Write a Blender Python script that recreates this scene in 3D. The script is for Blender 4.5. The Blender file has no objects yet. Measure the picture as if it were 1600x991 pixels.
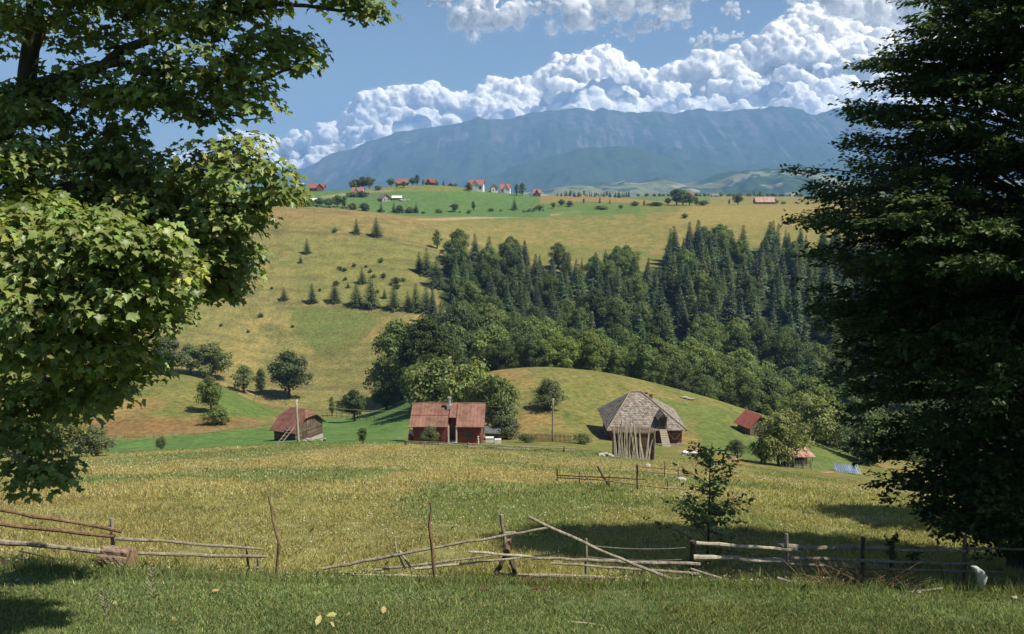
import bpy, bmesh, math, random
import numpy as np
from mathutils import Vector, Matrix

R = math.radians
rng = np.random.default_rng(7)
random.seed(7)
scene = bpy.context.scene
COL = scene.collection

# ------------------------------------------------------------------ camera
F, CX, CY = 1400.0, 800.0, 495.5          # focal length and centre in photo pixels
TH = math.atan(195.5 / F)                 # pitch below the horizon
cam_d = bpy.data.cameras.new('camera'); cam = bpy.data.objects.new('camera', cam_d)
COL.objects.link(cam); scene.camera = cam
cam_d.sensor_fit = 'HORIZONTAL'; cam_d.sensor_width = 36.0; cam_d.lens = 36.0 * F / 1600.0
cam_d.clip_start = 0.1; cam_d.clip_end = 80000.0
cam.location = (0, 0, 0); cam.rotation_euler = (math.pi / 2 - TH, 0, 0)

# ------------------------------------------------------------------ sky, sun, exposure
SUN_EL, SUN_AZ = R(55), R(111)            # azimuth clockwise from +Y (the view direction): from the right
world = bpy.data.worlds.new('World'); scene.world = world; world.use_nodes = True
wn = world.node_tree; wn.nodes.clear()
sky = wn.nodes.new('ShaderNodeTexSky'); sky.sky_type = 'NISHITA'; sky.sun_disc = False
sky.sun_elevation = SUN_EL; sky.sun_rotation = SUN_AZ; sky.altitude = 900; sky.dust_density = 0.6
sky.air_density = 1.0; sky.ozone_density = 1.0
bg = wn.nodes.new('ShaderNodeBackground'); bg.inputs['Strength'].default_value = 0.058
wo = wn.nodes.new('ShaderNodeOutputWorld')
wn.links.new(sky.outputs[0], bg.inputs['Color']); wn.links.new(bg.outputs[0], wo.inputs['Surface'])
sun_d = bpy.data.lights.new('sun', 'SUN'); sun = bpy.data.objects.new('sun', sun_d); COL.objects.link(sun)
sun_d.energy = 4.9; sun_d.angle = R(0.5); sun_d.color = (1.0, 0.93, 0.80)
to_sun = Vector((math.sin(SUN_AZ) * math.cos(SUN_EL), math.cos(SUN_AZ) * math.cos(SUN_EL), math.sin(SUN_EL)))
sun.rotation_euler = to_sun.to_track_quat('Z', 'Y').to_euler(); sun.location = to_sun * 50
scene.view_settings.view_transform = 'Standard'; scene.view_settings.look = 'None'
scene.view_settings.gamma = 1.0; scene.view_settings.use_curve_mapping = False
scene.view_settings.exposure = 0.74
cy = scene.cycles
cy.use_denoising = True; cy.max_bounces = 6; cy.diffuse_bounces = 3; cy.glossy_bounces = 2
cy.transmission_bounces = 4; cy.volume_bounces = 1; cy.transparent_max_bounces = 8
cy.caustics_reflective = False; cy.caustics_refractive = False
try: cy.denoising_prefilter = 'ACCURATE'
except Exception: pass

# ------------------------------------------------------------------ helpers: photo rays
def ray(u, v):
    a = (np.asarray(u, float) - CX) / F; b = (CY - np.asarray(v, float)) / F
    Y = math.cos(TH) + b * math.sin(TH)
    return a / Y, (-math.sin(TH) + b * math.cos(TH)) / Y       # x/y and z/y
def pt(u, v, y):
    c, s = ray(u, v); return Vector((float(c) * y, y, float(s) * y))
def project(x, y, z):
    d = np.maximum(y * math.cos(TH) - z * math.sin(TH), 0.05); w = y * math.sin(TH) + z * math.cos(TH)
    return CX + F * x / d, CY - F * w / d

# ------------------------------------------------------------------ helpers: noise
def vnoise(x, y, seed=0):
    x = np.asarray(x, float); y = np.asarray(y, float)
    xi = np.floor(x).astype(np.int64); yi = np.floor(y).astype(np.int64)
    fx = x - xi; fy = y - yi; fx = fx * fx * (3 - 2 * fx); fy = fy * fy * (3 - 2 * fy)
    def h(i, j):
        n = (i * 374761393 + j * 668265263 + seed * 1442695041) & 0x7fffffff
        n = ((n ^ (n >> 13)) * 1274126177) & 0x7fffffff
        return ((n ^ (n >> 16)) & 0xffff) / 65535.0
    return (h(xi, yi) * (1 - fx) + h(xi + 1, yi) * fx) * (1 - fy) + (h(xi, yi + 1) * (1 - fx) + h(xi + 1, yi + 1) * fx) * fy
def fbm(x, y, seed=0, oct=4):
    a, t, f, n = 1.0, 0.0, 1.0, 0.0
    for k in range(oct):
        t = t + a * vnoise(x * f + 17.3 * k, y * f - 9.1 * k, seed + k); n += a; a *= 0.5; f *= 2.03
    return t / n
def sm(a, b, x):
    t = np.clip((x - a) / (b - a), 0, 1); return t * t * (3 - 2 * t)

# ------------------------------------------------------------------ terrain
CG = np.linspace(-1.3, 1.3, 1041)
def curve(pts, y):
    """pts: (u, v[, y]) along one contour of the land; gives depth and height per direction x/y."""
    u = np.array([p[0] for p in pts], float); v = np.array([p[1] for p in pts], float)
    yy = np.array([p[2] if len(p) > 2 else y for p in pts], float)
    c, s = ray(u, v)
    ys = np.interp(CG, c, yy); ss = np.interp(CG, c, s)
    k = np.exp(-0.5 * (np.arange(-24, 25) / 9.0) ** 2); k /= k.sum()
    f = lambda a: np.convolve(np.pad(a, 24, mode='edge'), k, mode='valid')
    ys = f(ys); return ys, f(ss) * ys
KC = [
 (np.full_like(CG, -45.0), np.full_like(CG, 10.0)),
 (np.full_like(CG, 0.0), np.full_like(CG, -1.68)),
 curve([(-200, 985), (800, 991), (1800, 1000)], 9.3),
 curve([(-300, 880), (0, 888), (400, 902), (700, 908), (1000, 912), (1300, 917), (1600, 923), (1900, 930)], 14.0),
 curve([(-300, 785), (800, 787), (1300, 798), (1800, 815)], 28.0),
 curve([(-300, 722), (0, 718), (200, 711), (400, 699), (500, 696), (640, 697), (760, 701), (900, 708), (1000, 716), (1100, 726), (1250, 745), (1400, 765), (1900, 800)], 86.0),
 curve([(-300, 700), (100, 690), (200, 684), (400, 680), (500, 681), (560, 680), (620, 676), (700, 675), (780, 674), (850, 668), (930, 676), (1000, 684), (1100, 692), (1200, 705), (1300, 725), (1400, 746), (1900, 785)], 128.0),
 curve([(-300, 620), (0, 600), (150, 590), (270, 584), (340, 600), (400, 632), (440, 648, 185), (500, 655, 190), (560, 651, 190), (600, 640, 180), (640, 622, 170), (700, 600, 168), (780, 582, 166), (850, 577, 166), (930, 584, 166), (1000, 597, 166), (1100, 623, 166), (1200, 652, 166), (1300, 690, 166), (1400, 722, 166), (1900, 770, 166)], 170.0),
 curve([(-300, 632), (0, 617), (150, 610), (270, 604), (340, 614), (400, 638), (440, 646), (500, 645), (560, 643), (600, 639), (640, 627), (700, 612), (780, 602), (850, 602), (930, 608), (1000, 618), (1100, 642), (1200, 665), (1300, 695), (1400, 722), (1900, 770)], 240.0),
 curve([(-300, 440), (300, 440), (650, 443), (760, 470), (900, 478), (1100, 478), (1300, 490), (1900, 520)], 360.0),
 curve([(-300, 332), (200, 328), (400, 325), (470, 323), (560, 329), (650, 343), (700, 354), (760, 376), (850, 385), (950, 388), (1040, 388), (1200, 386), (1900, 390)], 480.0),
 curve([(-300, 338), (400, 332), (560, 335), (650, 340), (700, 343), (760, 348), (850, 354), (950, 356), (1040, 350), (1200, 349), (1900, 352)], 560.0),
 curve([(-300, 325), (400, 319), (480, 321), (560, 329), (650, 334), (750, 334), (830, 332), (880, 330), (950, 330), (1050, 327), (1200, 326), (1900, 328)], 640.0),
 curve([(-300, 312), (400, 303), (480, 298), (520, 299), (560, 297), (600, 291), (640, 288), (700, 289), (760, 299), (800, 303), (850, 308), (900, 306), (950, 306), (1000, 313), (1050, 316), (1100, 317), (1150, 319), (1200, 319), (1900, 322)], 760.0),
 curve([(-300, 345), (400, 330), (850, 325), (900, 322), (1000, 318), (1100, 318), (1900, 322)], 900.0),
 curve([(-300, 345), (400, 330), (850, 322), (900, 314), (960, 309), (1020, 307), (1080, 304), (1150, 307), (1250, 308), (1900, 312)], 1150.0),
 (np.full_like(CG, 1700.0), np.full_like(CG, -130.0)),
 (np.full_like(CG, 4000.0), np.full_like(CG, -160.0)),
 (np.full_like(CG, 13500.0), np.full_like(CG, -180.0)),
]
KY = np.array([k[0] for k in KC]); KZ = np.array([k[1] for k in KC])
def H(x, y):
    x = np.asarray(x, float); y = np.asarray(y, float); sh = np.broadcast(x, y).shape
    x = np.broadcast_to(x, sh).ravel(); y = np.broadcast_to(y, sh).ravel()
    c = np.clip(x / np.maximum(y, 8.0), -1.29, 1.29)
    g = (c - CG[0]) / (CG[1] - CG[0]); i = np.clip(g.astype(int), 0, len(CG) - 2); t = g - i
    Ys = KY[:, i] * (1 - t) + KY[:, i + 1] * t; Zs = KZ[:, i] * (1 - t) + KZ[:, i + 1] * t
    D = (Zs[1:] - Zs[:-1]) / (Ys[1:] - Ys[:-1])
    M = np.empty_like(Zs); M[0] = D[0]; M[-1] = D[-1]
    h = Ys[1:] - Ys[:-1]
    M[1:-1] = (D[:-1] * h[1:] + D[1:] * h[:-1]) / (h[1:] + h[:-1])
    k = np.clip((Ys <= y).sum(0) - 1, 0, len(KC) - 2); a = np.arange(len(x))
    y0, y1, z0, z1, m0, m1 = Ys[k, a], Ys[k + 1, a], Zs[k, a], Zs[k + 1, a], M[k, a], M[k + 1, a]
    hh = y1 - y0; s = np.clip((y - y0) / hh, 0, 1); s2 = s * s; s3 = s2 * s
    z = (2 * s3 - 3 * s2 + 1) * z0 + (s3 - 2 * s2 + s) * hh * m0 + (3 * s2 - 2 * s3) * z1 + (s3 - s2) * hh * m1
    yc = np.clip(y, 0, 1500)
    z = z + 0.0030 * yc * (fbm(x / (3 + yc * 0.10), y / (3 + yc * 0.10), 3, 3) - 0.5) * sm(14, 120, y) \
          + 0.12 * (fbm(x / 1.4, y / 1.4, 5, 3) - 0.5) * (1 - sm(60, 160, y))
    return z.reshape(sh)
def h1(x, y): return float(H(np.array([x]), np.array([y]))[0])
_YS = 6.0 * 1.003 ** np.arange(0, 1900)
def at(u, v, ymin=6.0):
    """the first point of the ground seen along a ray, beyond ymin"""
    c, s = ray(u, v); ys = _YS[_YS >= ymin]
    d = s * ys - H(c * ys, ys); k = np.argmax(d <= 0)
    if not (d <= 0).any(): k = int(np.argmin(d))
    y = ys[k]
    if k > 0 and d[k] <= 0 and d[k - 1] > 0: y = ys[k - 1] + (ys[k] - ys[k - 1]) * d[k - 1] / (d[k - 1] - d[k])
    return Vector((float(c) * y, float(y), h1(float(c) * y, y)))
def col_at(u, y):
    """ground point in the direction of photo column u at depth y"""
    c = (u - CX) / F; z = 0
    for _ in range(4):
        x = c * (y * math.cos(TH) - z * math.sin(TH)); z = h1(x, y)
    return Vector((x, y, z))

# ------------------------------------------------------------------ ground colours (what grows where)
def inpoly(u, v, pts, soft=2.5):
    q = sum(_inpoly(u + soft * i * 2, v + soft * j, pts).astype(float) for i, j in ((0, 0), (1, .5), (-1, -.5), (.5, -1), (-.5, 1)))
    return q / 5
def _inpoly(u, v, pts):
    r = np.zeros(u.shape, bool); n = len(pts)
    for i in range(n):
        (x1, y1), (x2, y2) = pts[i], pts[(i + 1) % n]
        if y1 == y2: continue
        cr = ((y1 > v) != (y2 > v)) & (u < (x2 - x1) * (v - y1) / (y2 - y1) + x1); r ^= cr
    return r
def pline(u, v, pts, w):
    m = np.zeros(u.shape)
    for (x1, y1), (x2, y2) in zip(pts, pts[1:]):
        t = np.clip(((u - x1) * (x2 - x1) + (v - y1) * (y2 - y1)) / ((x2 - x1) ** 2 + (y2 - y1) ** 2), 0, 1); m = np.maximum(m, 1 - sm(w * .4, w, np.hypot(u - x1 - t * (x2 - x1), v - y1 - t * (y2 - y1))))
    return m
def gcol(x, y, z=None):
    x = np.asarray(x, float); y = np.asarray(y, float)
    if z is None: z = H(x, y)
    u, v = project(x, y, z)
    w = np.clip(y, 5, 2000)
    n1 = fbm(x / 13.0, y / 21.0, 11, 5); n2 = fbm(x / 3.1, y / 5.3, 21, 5); n3 = fbm(x / 10.0, y / 15.0, 31, 4)
    uj = u + (n2 - .5) * 26; vj = v + (n1 - .5) * 10 + (n2 - .5) * 6
    A = lambda r, g, b: np.array([r, g, b])
    c = np.empty(x.shape + (3,))
    def mix(c, col, m): return c * (1 - m[..., None]) + np.asarray(col) * m[..., None]
    lawn = A(.140, .178, .068); straw = A(.345, .285, .110); olive = A(.270, .255, .098); green = A(.155, .200, .066)
    c[:] = lawn
    c = mix(c, A(.16, .15, .05), sm(.5, .75, n2) * .5)
    # the meadow below the fence
    m = sm(13.6, 15.2, y + (n2 - .5) * 2)
    mead = np.broadcast_to(olive, c.shape).copy()
    mead = mix(mead, straw, sm(.42, .66, n1) * .85)
    mead = mix(mead, green, sm(.46, .60, n3) * .9 * sm(16, 24, y))
    mead = mix(mead, A(.31, .19, .075), sm(.62, .76, n2) * .5 * sm(60, 84, y))
    mead = mix(mead, A(.28, .17, .07), sm(420, 60, u) * sm(34, 24, y) * sm(.35, .6, n1) * .6)
    c = mix(c, mead, m)
    # valley floor and green dale
    m = sm(90, 99, y + (n2 - .5) * 8)
    knoll = mix(np.broadcast_to(A(.215, .205, .062), c.shape).copy(), A(.30, .215, .08), sm(.48, .70, n1))
    knoll = mix(knoll, A(.135, .185, .05), sm(.50, .70, n2) * .6)
    knoll = mix(knoll, A(.12, .185, .045), inpoly(uj, vj, [(990, 615), (1130, 640), (1400, 715), (1300, 735), (1100, 705), (1080, 660)]) * .75)
    c = mix(c, knoll, m)
    dale = np.broadcast_to(A(.125, .215, .058), c.shape) * (0.8 + .4 * n2[..., None])
    gm = inpoly(uj, vj * 1.0, [(150, 690), (260, 683), (400, 668), (500, 652), (560, 650), (600, 636), (640, 615), (690, 600), (700, 640), (640, 660), (640, 706), (470, 712), (300, 720), (150, 722)]) * (y > 92) * (y < 215)
    c = mix(c, dale, gm * 1.0)
    c = mix(c, A(.24, .21, .08), (inpoly(uj, vj, [(250, 712), (330, 700), (400, 706), (330, 720)]) * (y > 88) * (y < 140)) * .6)
    c = mix(c, A(.265, .155, .065), (inpoly(uj, vj, [(60, 662), (180, 655), (300, 652), (395, 650), (415, 664), (300, 677), (180, 684), (60, 688)]) * (y > 100) * (y < 175)) * (.6 + .4 * n1))
    c = mix(c, A(.115, .19, .045), (inpoly(uj, vj, [(330, 596), (420, 625), (440, 648), (400, 652), (350, 645), (320, 615)]) * (y < 200)) * .75)
    # hillside pasture
    m = sm(205, 235, y + (n1 - .5) * 12) * (u < 760)
    hill = mix(np.broadcast_to(A(.260, .230, .082), c.shape).copy(), A(.34, .265, .095), sm(.42, .68, n1) * .75)
    hill = mix(hill, A(.155, .175, .055), sm(.48, .72, n2) * .55)
    hill = mix(hill, A(.19, .215, .06), (inpoly(uj, vj, [(440, 380), (600, 370), (690, 400), (700, 460), (640, 480), (480, 470)])) * .55)
    hill = mix(hill, A(.125, .175, .050), (inpoly(uj, vj, [(455, 478), (560, 480), (600, 500), (530, 560), (500, 560), (460, 520)])) * .75)
    hill = mix(hill, A(.31, .22, .09), sm(362, 335, vj) * (u < 720) * .8)
    hill = mix(hill, A(.15, .14, .055), sm(.55, .68, fbm(x / 16.0 + y / 30, y / 2.3 + x / 25, 63, 3)) * .6)
    hill = mix(hill, A(.17, .14, .05), sm(.60, .7, fbm(x / 3.2, y / 9.0, 61, 3)) * .35)
    for pl_ in ([(380, 462), (440, 474), (500, 476), (560, 482), (620, 487), (690, 494)], [(420, 360), (500, 364), (560, 368), (620, 378), (680, 392), (712, 404)], [(440, 520), (428, 556), (426, 590), (405, 622)], [(470, 405), (520, 398), (580, 400)]):
        hill = mix(hill, A(.15, .125, .055), pline(u + (n2 - .5) * 8, v + (n2 - .5) * 5, pl_, 2.4) * .65)
    c = mix(c, hill, m)
    # forest floor
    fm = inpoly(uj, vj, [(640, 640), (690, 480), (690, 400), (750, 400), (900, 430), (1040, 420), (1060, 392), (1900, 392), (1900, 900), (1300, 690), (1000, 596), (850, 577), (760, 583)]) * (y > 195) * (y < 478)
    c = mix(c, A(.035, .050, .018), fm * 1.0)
    # plateau fields
    m = sm(476, 486, y)
    fld = mix(np.broadcast_to(A(.215, .205, .062), c.shape).copy(), A(.30, .24, .08), sm(.4, .65, n2))
    fld = mix(fld, A(.14, .20, .05), inpoly(uj, vj, [(660, 346), (800, 330), (1010, 318), (1080, 322), (1000, 338), (820, 346)]) * .6)
    fld = mix(fld, A(.33, .26, .085), inpoly(u, v, [(1085, 322), (1400, 318), (1400, 350), (1020, 350)]) * .8)
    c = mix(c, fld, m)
    c = mix(c, A(.31, .20, .085), sm(476, 486, y) * (u < 660) * (y < 540) * .8)
    c = mix(c, A(.45, .33, .18), inpoly(u, v + (n2 - .5) * 2, [(640, 343), (690, 341), (780, 337), (850, 334), (905, 328.5), (912, 332), (850, 338), (780, 341), (690, 345)], .5) * (y > 480) * (y < 700) * .95)
    vg = np.broadcast_to(A(.120, .205, .062), c.shape) * (0.85 + .3 * n2[..., None])
    c = mix(c, vg, ((y > 610) & (u < 860)) * 1.0)
    c = mix(c, A(.23, .225, .066), ((y > 700) & (v < 299 + (n2 - .5) * 4) & (u > 560) & (u < 760)) * .7)
    c = mix(c, A(.33, .27, .17), inpoly(u, v, [(500, 307), (560, 299), (615, 297), (615, 299), (560, 302), (505, 310)], .5) * (y > 610) * .9)
    c = mix(c, A(.30, .21, .085), ((y > 690) & (y < 800) & (u > 845) & (u < 1010) & (v < 318)) * .85)
    c = mix(c, A(.115, .20, .055), ((y > 620) & (y < 700) & (u > 860) & (u < 1000)) * .75)
    c = mix(c, A(.14, .20, .06), ((y > 850) & (u > 960) & (u < 1110)) * .8)
    c = mix(c, A(.08, .11, .04), sm(1200, 1500, y))
    return np.clip(c * .74, 0.01, .6)

# ------------------------------------------------------------------ mesh helpers
def link(o, parent=None):
    COL.objects.link(o)
    if parent is not None: o.parent = parent
    return o
def tag(o, label=None, cat=None, group=None, kind=None):
    if label: o['label'] = label
    if cat: o['category'] = cat
    if group: o['group'] = group
    if kind: o['kind'] = kind
    return o
def empty(name, loc, rz=0.0):
    o = bpy.data.objects.new(name, None); o.empty_display_size = 0.3
    o.location = loc; o.rotation_euler = (0, 0, rz); return link(o)
def np_mesh(name, verts, loops, sizes, mats, col=None, smooth=False, midx=None):
    me = bpy.data.meshes.new(name); verts = np.asarray(verts, np.float32); loops = np.asarray(loops, np.int32)
    sizes = np.asarray(sizes, np.int32)
    me.vertices.add(len(verts)); me.vertices.foreach_set('co', verts.ravel())
    me.loops.add(len(loops)); me.loops.foreach_set('vertex_index', loops)
    st = np.zeros(len(sizes), np.int32); st[1:] = np.cumsum(sizes)[:-1]
    me.polygons.add(len(sizes)); me.polygons.foreach_set('loop_start', st)
    for m in (mats if isinstance(mats, (list, tuple)) else [mats]): me.materials.append(m)
    if smooth: me.polygons.foreach_set('use_smooth', np.ones(len(sizes), bool))
    if midx is not None: me.polygons.foreach_set('material_index', np.asarray(midx, np.int32))
    if col is not None:
        a = me.attributes.new('Col', 'FLOAT_COLOR', 'POINT')
        c = np.ones((len(verts), 4), np.float32); c[:, :3] = col; a.data.foreach_set('color', c.ravel())
    me.update(calc_edges=True); me.validate(); return me
class MB:
    """collects shapes into one mesh"""
    def __init__(s): s.v = []; s.f = []
    def add(s, vs, fs):
        n = len(s.v); s.v += [tuple(p) for p in vs]; s.f += [tuple(i + n for i in f) for f in fs]
    def box(s, c, d, rz=0.0, tilt=None):
        x, y, z = d[0] / 2, d[1] / 2, d[2] / 2
        m = Matrix.Rotation(rz, 3, 'Z')
        if tilt is not None: m = m @ tilt
        vs = [Vector(c) + m @ Vector((i * x, j * y, k * z)) for i in (-1, 1) for j in (-1, 1) for k in (-1, 1)]
        s.add(vs, [(0, 1, 3, 2), (4, 6, 7, 5), (0, 4, 5, 1), (2, 3, 7, 6), (0, 2, 6, 4), (1, 5, 7, 3)])
    def slab(s, pts, t):
        """polygon with thickness t (thickness goes against the normal)"""
        p = [Vector(q) for q in pts]; n = (p[1] - p[0]).cross(p[2] - p[0]).normalized() * t; k = len(p)
        s.add(p + [q - n for q in p], [tuple(range(k)), tuple(range(2 * k - 1, k - 1, -1))] + [(i, i + k, (i + 1) % k + k, (i + 1) % k) for i in range(k)])
    def prism(s, prof, y0, y1, axis='y'):
        """profile in xz extruded along y (or in yz along x)"""
        k = len(prof)
        g = (lambda a, b, t: (a, t, b)) if axis == 'y' else (lambda a, b, t: (t, a, b))
        s.add([g(a, b, y0) for a, b in prof] + [g(a, b, y1) for a, b in prof],
              [tuple(range(k)), tuple(range(2 * k - 1, k - 1, -1))] + [(i, i + k, (i + 1) % k + k, (i + 1) % k) for i in range(k)])
    def tube(s, path, rad, n=7, jit=0.0):
        P = [Vector(p) for p in path]; k = len(P)
        if not hasattr(rad, '__len__'): rad = [rad] * k
        rings = []; ref = None
        for i, p in enumerate(P):
            t = (P[min(i + 1, k - 1)] - P[max(i - 1, 0)]).normalized()
            if ref is None: ref = Vector((0, 0, 1)) if abs(t.z) < 0.9 else Vector((1, 0, 0))
            a = t.cross(ref).normalized(); b = a.cross(t).normalized(); ref = b
            rings.append([p + (a * math.cos(2 * math.pi * j / n) + b * math.sin(2 * math.pi * j / n)) * rad[i] * (1 + jit * (random.random() - .5)) for j in range(n)])
        vs = [q for r in rings for q in r]; fs = []
        for i in range(k - 1):
            for j in range(n): fs.append((i * n + j, i * n + (j + 1) % n, (i + 1) * n + (j + 1) % n, (i + 1) * n + j))
        fs += [tuple(range(n - 1, -1, -1)), tuple((k - 1) * n + j for j in range(n))]
        s.add(vs, fs)
    def rough_pole(s, a, b, r0, r1, n=7, seg=7, wob=0.5):
        """a natural pole from a to b: slightly bent, tapering, knotty"""
        a = Vector(a); b = Vector(b); L = (b - a).length; P = []; Q = []
        off = Vector((0, 0, 0))
        for i in range(seg + 1):
            t = i / seg
            if 0 < i < seg: off = off * .6 + Vector((random.gauss(0, 1), random.gauss(0, 1), random.gauss(0, 1))) * r0 * wob * .4
            else: off = Vector((0, 0, 0))
            P.append(a.lerp(b, t) + off); Q.append((r0 + (r1 - r0) * t) * random.uniform(.88, 1.14))
        s.tube(P, Q, n, .18)
    def build(s, name, mat, parent=None, smooth=False):
        me = bpy.data.meshes.new(name); me.from_pydata(s.v, [], s.f); me.materials.append(mat)
        bm = bmesh.new(); bm.from_mesh(me); bmesh.ops.recalc_face_normals(bm, faces=bm.faces[:]); bm.to_mesh(me); bm.free()
        if smooth: me.polygons.foreach_set('use_smooth', np.ones(len(me.polygons), bool))
        return link(bpy.data.objects.new(name, me), parent)

# ------------------------------------------------------------------ materials
class NT:
    def __init__(s, name):
        s.m = bpy.data.materials.new(name); s.m.use_nodes = True; s.t = s.m.node_tree; s.t.nodes.clear()
        s.out = s.n('ShaderNodeOutputMaterial')
    def n(s, typ, **kw):
        o = s.t.nodes.new(typ)
        for k, v in kw.items():
            if k in o.bl_rna.properties: setattr(o, k, v)
            else: o.inputs[k.replace('_', ' ')].default_value = v
        return o
    def l(s, a, b): s.t.links.new(a, b)
    def noise(s, scale, detail=4, rough=.55, coord='Object', stretch=None):
        tc = s.n('ShaderNodeTexCoord'); src = tc.outputs[coord]
        if stretch: mp = s.n('ShaderNodeMapping'); mp.inputs['Scale'].default_value = stretch; s.l(src, mp.inputs[0]); src = mp.outputs[0]
        o = s.n('ShaderNodeTexNoise', Scale=scale, Detail=detail, Roughness=rough); s.l(src, o.inputs['Vector']); return o.outputs['Fac']
    def ramp(s, fac, stops):
        r = s.n('ShaderNodeValToRGB'); e = r.color_ramp.elements
        while len(e) < len(stops): e.new(.5)
        for i, (p, c) in enumerate(stops): e[i].position = p; e[i].color = (*c, 1) if len(c) == 3 else c
        s.l(fac, r.inputs[0]); return r.outputs[0]
    def mul(s, a, b, fac=1.0):
        m = s.n('ShaderNodeMix', data_type='RGBA', blend_type='MULTIPLY'); m.inputs[0].default_value = fac
        for sock, x in ((m.inputs[6], a), (m.inputs[7], b)):
            if hasattr(x, 'links'): s.l(x, sock)
            else: sock.default_value = (*x, 1)
        return m.outputs[2]
    def bump(s, fac, strength=.4, dist=.02):
        b = s.n('ShaderNodeBump', Strength=strength, Distance=dist); s.l(fac, b.inputs['Height']); return b.outputs[0]
def surf(name, dark, light, scale=3.0, rough=.85, stretch=None, bump=.4, dist=.02, fine=None, coord='Object', spec=.3, metal=0.0):
    t = NT(name); p = t.n('ShaderNodeBsdfPrincipled', Roughness=rough, Metallic=metal)
    p.inputs['Specular IOR Level'].default_value = spec
    f = t.noise(scale, 5, .6, coord, stretch); c = t.ramp(f, [(.3, dark), (.7, light)])
    if fine: f2 = t.noise(fine, 3, .6, coord, stretch); c = t.mul(c, t.ramp(f2, [(.3, (.55, .55, .55)), (.65, (1.15, 1.15, 1.15))]))
    t.l(c, p.inputs['Base Color']); t.l(t.bump(f, bump, dist), p.inputs['Normal']); t.l(p.outputs[0], t.out.inputs[0]); return t.m
def foliage(name, tint, trans=.3, rough=.55, spec=.25, rnd=.35, tcol=(1.5, 1.7, .6)):
    """leaf: per-leaf colour attribute, light through the blade, small difference between plants"""
    t = NT(name); a = t.n('ShaderNodeAttribute', attribute_name='Col'); c = t.mul(a.outputs['Color'], tint)
    oi = t.n('ShaderNodeObjectInfo'); r = t.ramp(oi.outputs['Random'], [(0, (1 - rnd, 1 - rnd, 1 - rnd * .8)), (.5, (1, 1, 1)), (1, (1 + rnd, 1 + rnd * .7, 1 - rnd * .3))])
    c = t.mul(c, r)
    p = t.n('ShaderNodeBsdfPrincipled', Roughness=rough); p.inputs['Specular IOR Level'].default_value = spec; t.l(c, p.inputs['Base Color'])
    tr = t.n('ShaderNodeBsdfTranslucent'); t.l(t.mul(c, tcol), tr.inputs['Color'])
    mx = t.n('ShaderNodeMixShader'); mx.inputs[0].default_value = trans
    t.l(p.outputs[0], mx.inputs[1]); t.l(tr.outputs[0], mx.inputs[2]); t.l(mx.outputs[0], t.out.inputs[0]); return t.m
def ground_mat():
    t = NT('ground'); a = t.n('ShaderNodeAttribute', attribute_name='Col')
    geo = t.n('ShaderNodeNewGeometry')
    def ns(sc, det):
        o = t.n('ShaderNodeTexNoise', Scale=sc, Detail=det, Roughness=.62); t.l(geo.outputs['Position'], o.inputs['Vector']); return o.outputs['Fac']
    f = ns(1.1, 6); g = ns(.22, 5)
    c = t.mul(a.outputs['Color'], t.ramp(f, [(.28, (.50, .54, .5)), (.5, (.95, .96, .95)), (.72, (1.42, 1.36, 1.3))]))
    c = t.mul(c, t.ramp(g, [(.3, (.78, .84, .8)), (.7, (1.2, 1.14, 1.15))]))
    p = t.n('ShaderNodeBsdfPrincipled', Roughness=.95); p.inputs['Specular IOR Level'].default_value = .1
    t.l(c, p.inputs['Base Color']); t.l(t.bump(f, .8, .35), p.inputs['Normal']); t.l(p.outputs[0], t.out.inputs[0]); return t.m
M = {}
M['ground'] = ground_mat()
M['grass'] = foliage('grass blades', (1, 1, 1), .35, .6, .15, 0.0, (1.25, 1.3, .7))
M['maple'] = foliage('maple leaf', (1, 1, 1), .27, .45, .4, 0.0, (1.5, 1.7, .45))
M['beech'] = foliage('beech leaf', (1, 1, 1), .26, .5, .3, 0.0)
M['leaf'] = foliage('broad leaf', (1, 1, 1), .25, .6, .2, .34)
M['needle'] = foliage('spruce needle', (1, 1, 1), .10, .7, .15, .30)
M['bark'] = surf('bark', (.035, .028, .020), (.10, .082, .06), 6, .95, (1, 1, .25), .8, .03)
M['greywood'] = surf('weathered wood', (.15, .125, .092), (.38, .33, .25), 5, .9, (3, 3, .7), .6, .01, 22)
M['brownwood'] = surf('brown wood', (.10, .062, .035), (.26, .175, .10), 5, .9, (3, 3, .7), .6, .01, 22)
M['darkwood'] = surf('dark wood', (.035, .026, .02), (.11, .085, .06), 5, .9, (3, 3, .7), .6, .01, 22)
M['palewood'] = surf('pale bare wood', (.27, .235, .17), (.50, .45, .35), 5, .9, (3, 3, .5), .5, .01, 18)

# ------------------------------------------------------------------ the ground, one sheet
cc = np.concatenate([np.linspace(-1.3, -.70, 50, endpoint=False), np.linspace(-.70, .70, 760, endpoint=False), np.linspace(.70, 1.3, 51)])
yy = np.concatenate([np.linspace(-38, 7, 24, endpoint=False), 7 * (1800 / 7) ** np.linspace(0, 1, 760, endpoint=False), 1800 * (13400 / 1800) ** np.linspace(0, 1, 40)])
gx = cc[None, :] * (yy[:, None] + np.clip(60 - .0 * yy[:, None], 0, 60) * np.clip(1.2 - yy[:, None] / 700, .25, 1)); gy = np.broadcast_to(yy[:, None], gx.shape)
gz = H(gx, gy); gc = gcol(gx, gy, gz)
nr, nc = gx.shape; idx = np.arange(nr * nc).reshape(nr, nc)
q = np.stack([idx[:-1, :-1], idx[:-1, 1:], idx[1:, 1:], idx[1:, :-1]], -1).reshape(-1)
me = np_mesh('ground', np.stack([gx, gy, gz], -1).reshape(-1, 3), q, np.full(len(q) // 4, 4), M['ground'], gc.reshape(-1, 3), True)
tag(link(bpy.data.objects.new('ground', me)), kind='structure')

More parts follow.
